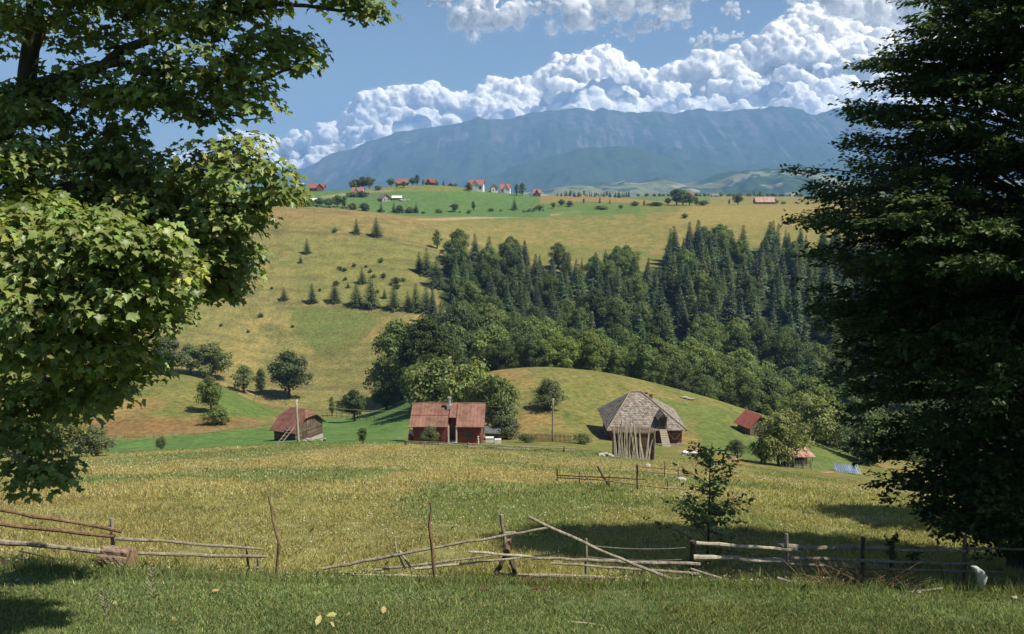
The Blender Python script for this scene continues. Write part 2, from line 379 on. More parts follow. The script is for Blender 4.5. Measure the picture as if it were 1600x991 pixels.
# ------------------------------------------------------------------ mountains
def range_mesh(name, crest, y, depth, zbase, colfn, rough, seed, n_u=620, n_d=130, prof=1.45):
    u = np.array([p[0] for p in crest], float); v = np.array([p[1] for p in crest], float); c, s = ray(u, v)
    cs = np.linspace(c[0], c[-1], n_u); zc = np.interp(cs, c, s) * y + (fbm(cs * y / (rough * .55), cs * 0, seed + 20, 5) - .5) * rough * .20
    d = np.linspace(0, 1.25, n_d)[:, None]                          # 0 = crest, 1 = foot, nearer to us
    X = cs[None, :] * y * np.ones_like(d); Y = y - d * depth + np.zeros_like(X)
    gul = fbm(X / (rough * 1.1), Y / (rough * 4), seed, 5); rid = 1 - np.abs(2 * fbm(X / (rough * 2.2), Y / (rough * 3.6), seed + 9, 5) - 1)
    p = np.clip(1 - d, 0, 1) ** prof
    Z = zbase + (zc[None, :] - zbase) * p
    amp = np.sin(np.clip(d, 0, 1) * math.pi) ** 1.3
    Z = Z + (gul - .5) * rough * .75 * amp + (rid - .55) * rough * .75 * amp
    Y = Y + (rid - .5) * depth * .10 * amp
    Z = Z + (fbm(X / 90, Y / 90, seed + 3, 4) - .5) * rough * .07
    back = np.stack([X[0], Y[0] + depth * .6, np.full(n_u, zbase)], -1)
    P = np.concatenate([back[None], np.stack([X, Y, Z], -1)], 0)
    C = colfn(X, Y, Z, d, gul, rid); C = np.concatenate([C[:1], C], 0)
    nr = P.shape[0]; idx = np.arange(nr * n_u).reshape(nr, n_u)
    q = np.stack([idx[1:, :-1], idx[1:, 1:], idx[:-1, 1:], idx[:-1, :-1]], -1).reshape(-1)
    me = np_mesh(name, P.reshape(-1, 3), q, np.full(len(q) // 4, 4), M['ground_far'], C.reshape(-1, 3), True)
    return tag(link(bpy.data.objects.new(name, me)), kind='structure')
t = NT('far land'); a = t.n('ShaderNodeAttribute', attribute_name='Col'); p = t.n('ShaderNodeBsdfPrincipled', Roughness=1.0)
p.inputs['Specular IOR Level'].default_value = 0.0
geo = t.n('ShaderNodeNewGeometry'); nz = t.n('ShaderNodeTexNoise', Scale=.011, Detail=6, Roughness=.65); t.l(geo.outputs['Position'], nz.inputs['Vector'])
t.l(t.mul(a.outputs['Color'], t.ramp(nz.outputs['Fac'], [(.3, (.55, .55, .55)), (.7, (1.4, 1.4, 1.4))])), p.inputs['Base Color']); t.l(p.outputs[0], t.out.inputs[0]); M['ground_far'] = t.m
def col_mtn(X, Y, Z, d, gul, rid):
    c = np.empty(X.shape + (3,)); c[:] = (.040, .062, .030)
    gr = sm(.30, .05, d + (rid - .5) * .35); c = c * (1 - .7 * gr[..., None]) + np.array((.09, .10, .065)) * .7 * gr[..., None]
    rock = sm(.52, .60, fbm(X / 60, Y / 420, 77, 5)) * sm(.42, .22, d + (gul - .5) * .4) * sm(.0, .06, d); c = c * (1 - rock[..., None]) + np.array((.105, .105, .10)) * rock[..., None]
    scree = sm(.66, .70, fbm(X / 45, Y / 700, 78, 5)) * sm(.62, .3, d) * sm(.10, .2, d) * .7; c = c * (1 - scree[..., None]) + np.array((.15, .145, .14)) * scree[..., None]
    return c
def col_hills(X, Y, Z, d, gul, rid):
    c = np.empty(X.shape + (3,)); c[:] = (.035, .06, .022)
    m = sm(.50, .55, fbm(X / 420, Y / 300, 91, 4)); c = c * (1 - m[..., None]) + np.array((.15, .16, .07)) * m[..., None]
    m = sm(.63, .66, fbm(X / 150, Y / 90, 95, 3)); c = c * (1 - m[..., None]) + np.array((.26, .25, .15)) * m[..., None]
    return c
def col_wood(X, Y, Z, d, gul, rid):
    c = np.empty(X.shape + (3,)); c[:] = (.04, .065, .025); return c
range_mesh('mountain_range', [(340, 296), (400, 286), (450, 271), (480, 258), (520, 239), (560, 227), (600, 215), (650, 202), (700, 195), (730, 187), (748, 182), (762, 188), (790, 184), (820, 180), (845, 174), (858, 169), (900, 170), (930, 174), (942, 171), (960, 175), (1000, 176), (1040, 175), (1100, 173), (1150, 171), (1200, 169), (1240, 170), (1260, 177), (1275, 178), (1300, 171), (1330, 167), (1400, 160), (1500, 170), (1600, 190), (1750, 200), (1950, 240)],
           10300, 3300, -170, col_mtn, 420, 41)
range_mesh('mountain_spur', [(560, 312), (640, 300), (720, 285), (780, 270), (840, 250), (890, 236), (930, 230), (970, 229), (1000, 232), (1060, 246), (1110, 258), (1160, 262), (1240, 258), (1320, 255), (1420, 250), (1600, 262), (1800, 280)],
           7600, 2100, -170, col_wood, 200, 47, 420, 60, 1.1)
range_mesh('foothills', [(760, 305), (850, 298), (900, 290), (940, 284), (985, 285), (1030, 281), (1060, 286), (1100, 280), (1130, 270), (1165, 264), (1190, 262), (1230, 266), (1270, 276), (1320, 280), (1400, 275), (1550, 280), (1700, 290), (1800, 305)],
           5200, 2300, -165, col_hills, 150, 53, 420, 80, .9)
range_mesh('distant_hills', [(60, 285), (180, 272), (260, 276), (340, 268), (400, 266), (440, 261), (480, 266), (520, 280), (600, 300)],
           11800, 1500, -170, col_wood, 150, 59, 220, 30)

# ------------------------------------------------------------------ the air: one closed box of pale haze
hz = MB(); hz.box((0, 0, 480), (26000, 27400, 1360)); t = NT('haze air')
pv = t.n('ShaderNodeVolumePrincipled', Density=1.05e-4, Anisotropy=0.0); pv.inputs['Color'].default_value = (.25, .47, .86, 1)
t.l(pv.outputs[0], t.out.inputs['Volume']); tag(hz.build('haze', t.m), kind='stuff')

# ------------------------------------------------------------------ clouds, beyond the haze
t = NT('cloud'); pr_ = t.n('ShaderNodeBsdfPrincipled', Roughness=1.0); pr_.inputs['Base Color'].default_value = (.97, .97, .97, 1); pr_.inputs['Specular IOR Level'].default_value = 0
pr_.inputs['Subsurface Weight'].default_value = 1.0; pr_.inputs['Subsurface Radius'].default_value = (1, 1, 1); pr_.inputs['Subsurface Scale'].default_value = 110.0; t.l(pr_.outputs[0], t.out.inputs[0]); M['cloud'] = t.m
t = NT('cloud fringe'); d1 = t.n('ShaderNodeBsdfDiffuse'); d1.inputs[0].default_value = (.97, .97, .97, 1); d2 = t.n('ShaderNodeBsdfTranslucent'); d2.inputs[0].default_value = (.97, .97, .97, 1)
mx = t.n('ShaderNodeMixShader'); mx.inputs[0].default_value = .35; t.l(d1.outputs[0], mx.inputs[1]); t.l(d2.outputs[0], mx.inputs[2]); t.l(mx.outputs[0], t.out.inputs[0]); M['cloud_fringe'] = t.m
bm = bmesh.new(); bmesh.ops.create_icosphere(bm, subdivisions=4, radius=1); ICO_V = np.array([v.co[:] for v in bm.verts]); ICO_F = np.array([[v.index for v in f.verts] for f in bm.faces]); bm.free()
bm = bmesh.new(); bmesh.ops.create_icosphere(bm, subdivisions=1, radius=1); ICO1_V = np.array([v.co[:] for v in bm.verts]); ICO1_F = np.array([[v.index for v in f.verts] for f in bm.faces]); bm.free()
def unit(n): v = rng.normal(size=(n, 3)); return v / np.linalg.norm(v, axis=1)[:, None]
def quads(P, N, S, asp=1.0):
    """square flakes at P with normals N; returns verts, loops, sizes"""
    n = len(P); h = np.cross(N, unit(n)); h /= np.maximum(np.linalg.norm(h, axis=1), 1e-6)[:, None]; g = np.cross(N, h)
    S = np.broadcast_to(S, n)[:, None]; h = h * S * .5; g = g * S * .5 * asp
    V = np.stack([P - h - g, P + h - g, P + h + g, P - h + g], 1).reshape(-1, 3); return V, np.arange(4 * n), np.full(n, 4)
def cloud(name, label, blobs, y, core=True, flakes=120000, size=10.0, spread=.05, gap=.0, voxel=30.0):
    """billows merged into one skin, with a thin fringe of droplets round it"""
    K = []
    for bl in blobs:
        u, v, r = bl[:3]; yb_ = y - (bl[3] if len(bl) > 3 else 0); r = r * yb_ / F; q = pt(u, v, yb_ + random.uniform(-1, 1) * r * .8); K.append((*q, r))
        if not core: continue
        for _ in range(8):
            d = unit(1)[0]; d[1] = -abs(d[1]); d[2] = d[2] * .7 + .35; d /= np.linalg.norm(d); rr = r * random.uniform(.28, .55); c = (q[0] + d[0] * r * .85, q[1] + d[1] * r * .8, q[2] + d[2] * r * .85); K.append((*c, rr))
            for _ in range(4):
                e = unit(1)[0]; e[1] = -abs(e[1]); e[2] = e[2] * .7 + .3; e /= np.linalg.norm(e); K.append((c[0] + e[0] * rr * .9, c[1] + e[1] * rr * .8, c[2] + e[2] * rr * .9, rr * random.uniform(.3, .52)))
    K = np.array(K); Vs, Ls, Ss, Mi = [], [], [], []; n0 = 0
    if core:
        Q = K[K[:, 3] > 42]; W = (ICO2_V[None] * Q[:, None, 3:] + Q[:, None, :3]).reshape(-1, 3); FF = (ICO2_F[None] + (np.arange(len(Q)) * len(ICO2_V))[:, None, None]).reshape(-1)
        me = np_mesh('tmp', W, FF, np.full(len(FF) // 3, 3), M['cloud']); o = link(bpy.data.objects.new('tmp', me)); m = o.modifiers.new('r', 'REMESH'); m.mode = 'VOXEL'; m.voxel_size = voxel
        ev = o.evaluated_get(bpy.context.evaluated_depsgraph_get()); em = ev.to_mesh(); n = len(em.vertices); P = np.empty(n * 3, np.float32); em.vertices.foreach_get('co', P); P = P.reshape(-1, 3).astype(float)
        N = np.empty(n * 3, np.float32); em.vertices.foreach_get('normal', N); N = N.reshape(-1, 3); L = np.empty(len(em.loops), np.int32); em.loops.foreach_get('vertex_index', L); S = np.empty(len(em.polygons), np.int32); em.polygons.foreach_get('loop_total', S)
        ev.to_mesh_clear(); bpy.data.objects.remove(o)
        h = fbm(P[:, 0] / 260 + P[:, 1] / 300, P[:, 2] / 240 - P[:, 1] / 330, 8, 4) - .5; h2 = fbm(P[:, 0] / 90 - P[:, 1] / 110, P[:, 2] / 90 + P[:, 1] / 100, 9, 3) - .5
        h3 = fbm(P[:, 0] / 38 + P[:, 1] / 47, P[:, 2] / 38 - P[:, 1] / 41, 10, 2) - .5; P = P + N * (h * 190 + h2 * 95 + h3 * 42)[:, None]; Vs.append(P); Ls.append(L); Ss.append(S); Mi.append(np.zeros(len(S))); n0 = n; print(name, n)
        pick = rng.choice(n, flakes); jit = rng.normal(0, voxel * .5, (flakes, 3)); Pf = P[pick] + jit + N[pick] * rng.exponential(spread * 600, flakes)[:, None]; Nf = N[pick] * 1.2 + unit(flakes) * .6
    else:
        w = K[:, 3] ** 2; pick = rng.choice(len(K), flakes, p=w / w.sum()); d = unit(flakes); Pf = K[pick, :3] + d * (K[pick, 3] * np.abs(rng.normal(0, .55, flakes)))[:, None]; Nf = d * .5 + unit(flakes)
    nz = fbm(Pf[:, 0] / 300, Pf[:, 2] / 170 + Pf[:, 1] / 500, 15, 5); keep = nz > gap + rng.random(flakes) * .16; Pf = Pf[keep]; Nf = norm_(Nf[keep])
    V, L, S = quads(Pf, Nf, size * rng.uniform(.5, 1.5, len(Pf))); Vs.append(V); Ls.append(L + n0); Ss.append(S); Mi.append(np.ones(len(S)))
    me = np_mesh(name, np.concatenate(Vs), np.concatenate(Ls), np.concatenate(Ss), [M['cloud'], M['cloud_fringe']], None, True, np.concatenate(Mi))
    return tag(link(bpy.data.objects.new(name, me)), label, 'cloud', None, 'thing')
def norm_(a): return a / np.maximum(np.linalg.norm(a, axis=1), 1e-6)[:, None]
bm = bmesh.new(); bmesh.ops.create_icosphere(bm, subdivisions=3, radius=1); ICO2_V = np.array([v.co[:] for v in bm.verts]); ICO2_F = np.array([[v.index for v in f.verts] for f in bm.faces]); bm.free()
TOP = [(120, 262), (200, 255), (290, 240), (330, 226), (365, 206), (395, 206), (430, 216), (480, 210), (515, 197), (545, 186), (568, 162), (590, 146), (620, 142), (650, 128), (670, 140), (700, 150), (740, 152), (765, 130), (790, 126), (810, 140), (850, 112), (880, 97), (905, 82), (940, 80), (962, 97), (990, 108), (1010, 122), (1050, 102), (1090, 90), (1130, 86), (1160, 76), (1200, 56), (1230, 40), (1245, 16), (1260, 4), (1290, 10), (1320, 16), (1350, 10), (1400, 0), (1500, -20), (1700, -60), (1800, -60)]
tu = np.array([p[0] for p in TOP]); tv = np.array([p[1] for p in TOP])
blobs = []
for u in np.arange(150, 1780, 15.0):
    top = float(np.interp(u, tu, tv)); hgt = 262 - top; v = top; 
    r = random.uniform(.16, .30) * min(hgt, 110) + 6; v = top + r * 1.15; blobs.append((u + random.uniform(-5, 5), v, r))
    while v < 268:
        v += r * random.uniform(.8, 1.2); r = random.uniform(10, 26) if hgt > 60 else random.uniform(7, 13)
        if random.random() < .9: blobs.append((u + random.uniform(-10, 10), v, r, (v - top) * 24))
cloud('cumulus_cloud', 'long bank of white cumulus cloud piled up behind the mountain ridge', blobs, 17500, True, 300000, 9, .035)
def wisp(pts, n):
    b = []
    for (u, v, r) in pts:
        for _ in range(n): b.append((u + random.gauss(0, r * .8), v + random.gauss(0, r * .30), r * random.uniform(.13, .36)))
    return b
cloud('cloud', 'torn white cloud high in the blue, left of the two upper clouds', wisp([(735, 34, 24), (765, 22, 30), (790, 30, 24), (800, 12, 22), (715, 40, 12)], 9), 15000, True, 90000, 7, .05, .30, 26)
cloud('cloud', 'ragged white cloud slanting upward at the top centre of the sky', wisp([(868, 42, 14), (895, 28, 22), (930, 16, 30), (975, 6, 34), (1030, 0, 34), (1060, -6, 30)], 9), 15000, True, 110000, 7, .05, .30, 26)
cloud('cloud', 'thin veil of cloud just under the slanting upper cloud', wisp([(970, 52, 14), (1000, 42, 20), (1035, 32, 22), (1065, 18, 18)], 16), 15200, False, 60000, 8, gap=.30)
cloud('cloud', 'faint cloud shred above the big cumulus heap', wisp([(1095, 66, 16), (1125, 56, 18), (1150, 50, 14), (1145, 18, 14)], 16), 15200, False, 50000, 8, gap=.30)
cloud('cloud', 'tiny cloud puff cut by the upper edge of the sky', wisp([(695, -2, 18), (850, 6, 18)], 16), 15000, False, 60000, 8, gap=.30)
cloud('cloud', 'broad grey based cloud spreading above the beech crown', wisp([(1310, -8, 40), (1370, 2, 44), (1430, 6, 44), (1500, 0, 50), (1590, -10, 60)], 12), 14500, True, 110000, 9, .04)

# ------------------------------------------------------------------ leaves and plants
def maple_leaf():
    """five lobed leaf in the xy plane, stem at the origin, length 1, folded a little"""
    half = [(0, 0), (.16, -.06), (.34, .02), (.27, .14), (.50, .30), (.52, .44), (.36, .44), (.33, .52), (.20, .52), (.20, .72), (.10, .80), (0, 1.0)]
    pts = [(x, y, abs(x) * .22 - (y - .4) ** 2 * .25) for x, y in half]
    left = [(-x, y, z) for x, y, z in pts[1:-1]]
    V = pts + left[::-1]; V.append((0, .34, 0)); n = len(V) - 1
    return np.array(V, float), [(n, i, (i + 1) % n) for i in range(n)]
def oval_leaf():
    V = [(0, 0, 0), (.26, .35, .05), (.22, .7, .03), (0, 1, -.08), (-.22, .7, .03), (-.26, .35, .05)]
    return np.array(V, float), [(0, 1, 2, 3), (0, 3, 4, 5)]
def leaf_mesh(tmpl, P, N, D, S, C):
    """copies of a leaf template: at P, normal N, pointing along D, size S, colour C"""
    V0, Fc = tmpl; n = len(P)
    D = D - N * (D * N).sum(1)[:, None]; D /= np.maximum(np.linalg.norm(D, axis=1), 1e-6)[:, None]; X = np.cross(D, N)
    V = P[:, None] + S[:, None, None] * (V0[None, :, :1] * X[:, None] + V0[None, :, 1:2] * D[:, None] + V0[None, :, 2:] * N[:, None])
    k = len(V0); lo = np.array([i for f in Fc for i in f]); sz = np.array([len(f) for f in Fc])
    L = (lo[None] + (np.arange(n) * k)[:, None]).ravel(); Z = np.tile(sz, n)
    return V.reshape(-1, 3), L, Z, np.repeat(C, k, 0)
def norm(a): return a / np.maximum(np.linalg.norm(a, axis=1), 1e-6)[:, None]
def shades(base, n, var=.3, hue=.15):
    b = np.array(base)[None] * (1 + var * rng.normal(size=(n, 1)) * .6).clip(.45, 1.8)
    return np.clip(b * (1 + hue * rng.normal(size=(n, 3)) * .6), .004, .6)

def crown_mesh(name, blobs, leaf, base, mat, n_per, top=.55, hollow=.55, drop=0.0, tmpl=None):
    """foliage gathered in clumps: blobs = (x, y, z, rx, ry, rz)"""
    P, N, C = [], [], []
    for (x, y, z, a, b, c) in blobs:
        n = int(n_per * (a * b + a * c + b * c) / 3); d = unit(n)
        d[:, 2] = np.where(rng.random(n) < top, np.abs(d[:, 2]), d[:, 2]); r = hollow + (1.08 - hollow) * rng.random(n) ** .6
        lump = 1 + .5 * (vnoise(d[:, 0] * 2.6 + x * 3 + 50, d[:, 2] * 2.6 + d[:, 1] * 1.7 + y + 50, 3) - .5) * 2
        p = d * (r * lump)[:, None] * (a, b, c) + (x, y, z)
        P.append(p); N.append(norm(d * .9 + unit(n) * .75 + (0, 0, .35)))
        C.append(shades(np.array(base) * random.uniform(.82, 1.2), n, .35, .15))
    P = np.concatenate(P); N = np.concatenate(N); C = np.concatenate(C); n = len(P)
    S = leaf * rng.uniform(.6, 1.45, n)
    V, L, Z, CC = leaf_mesh(tmpl or oval_leaf(), P, N, unit(n) + (0, 0, -drop), S, C)
    return np_mesh(name, V, L, Z, mat, CC)
def broad_proto(name, h, w, base, seed, n_blob=20, low=.18, leaf=.50, n_per=150, trunk_r=.035, shape=1.0, multi=1, stretch=.55):
    """broadleaf tree of height h and crown width w: (trunk mesh, crown mesh)"""
    random.seed(seed); z0 = h * low; H2 = h - z0; B = []; tips = []
    for i in range(n_blob):
        t = (i + .5) / n_blob; z = z0 + H2 * (.12 + .80 * t); prof = math.sin(math.pi * min(1, (.12 + .88 * t)) ** shape) ** .6
        a = i * 2.4 + random.uniform(-.6, .6); rr = w * .5 * prof * random.uniform(.35, .95) * (1 if i % 4 else .15)
        r = w * random.uniform(.08, .20) * (.72 + .4 * prof) * (26 / n_blob) ** .25
        p = (math.cos(a) * rr, math.sin(a) * rr, z); B.append((*p, r * random.uniform(.9, 1.25), r * random.uniform(.9, 1.25), r * random.uniform(.62, .95))); tips.append(p)
    mb = MB(); R0 = h * trunk_r
    for k in range(multi):
        dx, dy = (0, 0) if multi == 1 else (math.cos(k * 2.5) * w * .12, math.sin(k * 2.5) * w * .12)
        top = (dx * 2.2 + random.uniform(-.04, .04) * h, dy * 2.2, h * .82)
        mb.tube([(dx * .5, dy * .5, -.4), (dx * .6, dy * .6, h * .06), (dx, dy, h * .3), (dx * 1.5, dy * 1.5, h * .55), top], [R0 * 1.25, R0, R0 * .75, R0 * .5, R0 * .12], 7, .2)
    for p in tips[::2]:
        s = Vector((0, 0, max(z0 * .75, p[2] - h * .22))); q = Vector(p)
        mb.tube([s, s.lerp(q, .5) + Vector((0, 0, h * .02)), q], [R0 * .4, R0 * .25, R0 * .08], 5)
    tm = mb.build(name + '_trunk_src', M['bark'], None, True); me_t = tm.data; bpy.data.objects.remove(tm)
    me_c = crown_mesh(name + '_crown', B, leaf, base, M['leaf'], n_per)
    return h, me_t, me_c
def spruce_proto(name, h, w, seed, base=(.068, .098, .044), levels=24, per=11, ex=.80):
    random.seed(seed); P, N, D, S = [], [], [], []
    for i in range(levels):
        t = i / (levels - 1); z = h * (.07 + .90 * t); r = w * .5 * (1 - t) ** ex + .14; n = max(4, int(per * (1 - .55 * t)))
        off = random.random() * 6; r *= random.uniform(.85, 1.12)
        for k in range(n):
            a = off + 2 * math.pi * k / n + random.uniform(-.2, .2); rl = r * random.uniform(.72, 1.15); ca, sa = math.cos(a), math.sin(a)
            m = max(2, int(rl / .33))
            for j in range(m):
                f = (j + random.uniform(.3, .9)) / m; droop = -.30 * rl * f * (1 - .55 * t) + .10 * rl * f * f
                for side in (-1, 1):
                    P.append((ca * rl * f - sa * side * .10, sa * rl * f + ca * side * .10, z + droop + random.uniform(-.10, .10)))
                    N.append((random.gauss(ca * .5, .35), random.gauss(sa * .5, .35), .9)); D.append((ca - sa * side * .8, sa + ca * side * .8, -.45)); S.append(random.uniform(.55, 1.0) * (1.05 - .35 * f) * (1.1 - .5 * t) * h / 14)
    for k in range(10): P.append((0, 0, h * (.90 + .01 * k))); N.append((random.gauss(0, 1), random.gauss(0, 1), .3)); D.append((random.gauss(0, .4), random.gauss(0, .4), 1)); S.append(.32)
    P, N, D, S = (np.array(q, float) for q in (P, N, D, S)); N = norm(N)
    V0 = np.array([(0, 0, 0), (.26, .3, .03), (.17, .75, 0), (0, 1, -.06), (-.17, .75, 0), (-.26, .3, .03)], float)
    V, L, Z, C = leaf_mesh((V0, [(0, 1, 2, 3), (0, 3, 4, 5)]), P, N, D, S, shades(base, len(P), .35, .12))
    me_c = np_mesh(name + '_crown', V, L, Z, M['needle'], C)
    mb = MB(); mb.tube([(0, 0, -.5), (0, 0, h * .3), (0, 0, h * .97)], [h * .016, h * .012, .02], 6)
    tm = mb.build(name + '_t', M['bark']); me_t = tm.data; bpy.data.objects.remove(tm); return h, me_t, me_c
def joined(name, pr):
    """trunk and crown of a prototype as one mesh, for trees too small to show their parts"""
    h, a, b = pr; me = bpy.data.meshes.new(name); bm = bmesh.new(); bm.from_mesh(b)
    lay = bm.verts.layers.float_color.get('Col'); k = len(bm.faces); kv = len(bm.verts)
    bm.from_mesh(a); bm.faces.ensure_lookup_table(); bm.verts.ensure_lookup_table()
    for f in bm.faces[k:]: f.material_index = 1
    bm.to_mesh(me); bm.free(); me.materials.append(b.materials[0]); me.materials.append(a.materials[0]); return h, me
DK = (.105, .145, .050); MD = (.140, .190, .060); LT = (.17, .205, .070); GR = (.135, .160, .070)
SPR = [spruce_proto('spruce', 12, w, s) for s, w in ((1, 5.6), (2, 6.4), (3, 5.0))]
TALL = [spruce_proto('tall_spruce', 18, w, s, cl, 30, 12, ex) for s, w, cl, ex in ((5, 7.0, (.082, .128, .055), 1.0), (6, 8.2, (.098, .145, .055), 1.1), (7, 6.2, (.080, .112, .058), .92), (8, 7.6, (.088, .126, .060), 1.05), (9, 5.4, (.11, .128, .062), .85))]
OAK = [broad_proto('oak', 10, 9.0, DK, 11, 30, .20), broad_proto('oak', 10, 8.2, MD, 12, 28, .15), broad_proto('oak', 10, 9.4, GR, 13, 32, .12)]
FOR = [broad_proto('beech', 16, 13.5, c, s, 60, .05, .50, 125) for s, c in ((21, DK), (22, MD), (23, (.075, .105, .030)), (24, (.115, .150, .045)))]
TALLB = [broad_proto('tall_broadleaf', 14, 6.6, c, s, 28, .05, .5, 120, .03, .9) for s, c in ((31, MD), (32, DK))]
SHR = [broad_proto('shrub', 4, 5.4, c, s, 28, .02, .28, 300, .02, 1.0, 4) for s, c in ((41, GR), (42, LT), (43, DK))]
ORCH = [broad_proto('orchard', 5, 5.6, c, s, 30, .10, .24, 330, .03, .9, 3) for s, c in ((51, (.15, .175, .085)), (52, (.11, .135, .062)))]
FORJ = [joined('beech_tree', p) for p in FOR]; TALLJ = [joined('spruce_tree', p) for p in TALL]; OAKJ = [joined('tree', p) for p in OAK]; SPRJ = [joined('spruce_tree', p) for p in SPR]; SHRJ = [joined('shrub', p) for p in SHR]; TBJ = [joined('tree', p) for p in TALLB]
random.seed(99)
def plant(name, pr, loc, hgt, label, cat, group=None, wid=1.0, rz=None):
    """a tree of its own: an Empty with a trunk and a crown that share the prototype's meshes"""
    h, mt, mc = pr; s = hgt / h; o = empty(name, loc, random.uniform(0, 6.28) if rz is None else rz); o.scale = (s * wid, s * wid, s)
    tag(o, label, cat, group); link(bpy.data.objects.new('trunk', mt), o); link(bpy.data.objects.new('crown', mc), o); return o
def small(name, pr, loc, hgt, label, cat, group=None, wid=1.0):
    h, me = pr; s = hgt / h; o = bpy.data.objects.new(name, me); o.location = loc; o.rotation_euler = (random.uniform(-.06, .06), random.uniform(-.06, .06), random.uniform(0, 6.28)); o.scale = (s * wid, s * wid, s)
    return tag(link(o), label, cat, group)
def px(n, y): return n * y / F

# ------------------------------------------------------------------ the forest across the dale
G1, G2 = 'spruces of the forest', 'broadleaf trees of the forest'
taken = []
def free(x, y, r):
    for (a, b, c) in taken:
        if (a - x) ** 2 + (b - y) ** 2 < (r + c) ** 2: return False
    taken.append((x, y, r)); return True
EDGE = [(590, 440), (640, 500), (700, 400), (716, 385), (740, 400), (850, 418), (950, 424), (1020, 424), (1048, 388), (1070, 384), (1200, 382), (1420, 384)]
eu = [p[0] for p in EDGE]; ev = [p[1] for p in EDGE]
def for_label(kind, u, v):
    side = 'left wing of forest' if u < 860 else 'forest middle' if u < 1060 else 'right part of forest'
    deep = 'along upper edge by hay field' if v < 440 else 'in crowded middle rows' if v < 505 else 'in lower rows above knoll'
    return f'{kind} in the {side}, {deep}'
n_s = n_b = 0; tries = 0; front = []
# the broadleaf front, from the tall group above the red house to the knoll and the far right
for u in np.arange(656, 1420, 19.0):
    for yb, hh in ((205, 12), (222, 14), (240, 15), (258, 16)):
        uu = u + random.uniform(-9, 9); p = col_at(uu, yb + random.uniform(-6, 6))
        if uu < 690 and yb < 215: continue
        if not free(p.x, p.y, 2.5): continue
        hgt = hh * random.uniform(.8, 1.22) * (.72 if yb == 205 else 1)
        small('beech_tree', random.choice(FORJ), p, hgt, None, 'tree', G2, random.uniform(.85, 1.05)); o = COL.objects[-1]
        uu2, vv2 = project(p.x, p.y, p.z + hgt * .7); tone = 'rounded dark green' if n_b % 2 else 'broad leafy green'
        o['label'] = f'{tone} beech crown ' + ('at forest foot behind grassy knoll' if yb < 230 else 'in second rank of forest front') + (', left part' if uu2 < 860 else ', middle part' if uu2 < 1060 else ', right part'); n_b += 1
for k in range(9000):
    if n_s >= 285: break
    u = random.uniform(660, 1400); y = random.uniform(262, 476); p = col_at(u, y); uu, vv = project(p.x, p.y, p.z)
    if vv < np.interp(u, eu, ev) or (u < 735 and y > 430) or u < 700 - 25 * (y < 320): continue
    left = u < 900; mixb = (y < 320 and random.random() < .38) or (u < 800 and random.random() < .30) or random.random() < .10
    if mixb and n_b < 290:
        if not free(p.x, p.y, 3.0): continue
        h = random.uniform(12, 17); small('beech_tree', random.choice(FORJ), p, h, for_label('rounded broadleaf crown', uu, vv), 'tree', G2, random.uniform(.75, .95)); n_b += 1
    else:
        if not free(p.x, p.y, 2.3): continue
        h = random.uniform(11, 19.5) * (1.0 if u > 1030 else .86) * (.86 if vv < np.interp(u, eu, ev) + 14 else 1); small('spruce_tree', random.choice(TALLJ), p, h, for_label('dark pointed spruce', uu, vv), 'spruce', G1, random.uniform(.95, 1.6)); n_s += 1
print('forest', n_s, n_b)
# the big dark trees above the red house
for (u, v, hp, wp, lab) in [(625, 628, 132, 1.0, 'tall dark broadleaf tree standing at the left tip of the forest'), (668, 612, 120, .9, 'dark broadleaf tree second from the left tip of the forest'), (604, 640, 55, 1.0, 'low dark tree at the foot of the tall leftmost forest tree'), (720, 588, 118, 1.0, 'heavy dark broadleaf tree behind the pale willow shrubs')]:
    p = at(u, v); plant('broadleaf_tree', FOR[0] if u != 668 else FOR[2], p, px(hp, p.y), lab, 'tree', None, .95 if u != 604 else 1.0)

# ------------------------------------------------------------------ spruces on the pasture
G = 'spruces scattered on the pasture'
hill = [(557, 365, 20, 'small dark spruce high on the pasture, left of the pair below the brown crest'), (588, 369, 26, 'larger dark spruce high on the pasture, right of the pair below the brown crest'),
 (480, 396, 21, 'lone spruce at the left upper side of the pasture, above a tiny one'), (470, 411, 11, 'tiny spruce just below the lone one on the left of the pasture'),
 (444, 469, 18, 'leftmost small spruce of the long row across the pasture'), (488, 473, 27, 'second spruce from the left in the long pasture row'), (523, 472, 29, 'third spruce from the left in the long pasture row'),
 (557, 478, 33, 'fourth spruce of the pasture row, just left of the tallest one'), (580, 480, 44, 'tallest spruce of the long pasture row, at its middle'), (616, 483, 36, 'slim spruce alone to the right of the tallest pasture spruce'),
 (637, 484, 25, 'short spruce at the left of the close trio near the forest'), (650, 486, 38, 'middle spruce of the close trio near the forest'), (666, 487, 37, 'right hand spruce of the close trio near the forest'),
 (566, 443, 22, 'stubby spruce standing above the gap in the pasture row'), (655, 425, 28, 'left spruce of the touching pair beside the forest edge'), (667, 430, 37, 'right and taller spruce of the touching pair beside the forest edge'),
 (682, 449, 42, 'big spruce just below the touching pair at the forest edge'), (601, 466, 14, 'small bushy spruce right of the tallest one in the row'), (544, 450, 9, 'tiny bushy spruce between the row and the stubby spruce')]
for k, (u, v, hp, lab) in enumerate(hill):
    p = at(u, v, 150); plant('spruce_tree', SPR[k % 3], p, px(hp, p.y) * 1.16, lab, 'spruce', G, 1.5)
p = at(683, 389, 200); plant('tree', TALLB[0], p, px(31, p.y), 'pale green rounded tree beside the upper left corner of the forest', 'tree', None, .95)
G = 'stumps and tufts on the pasture'
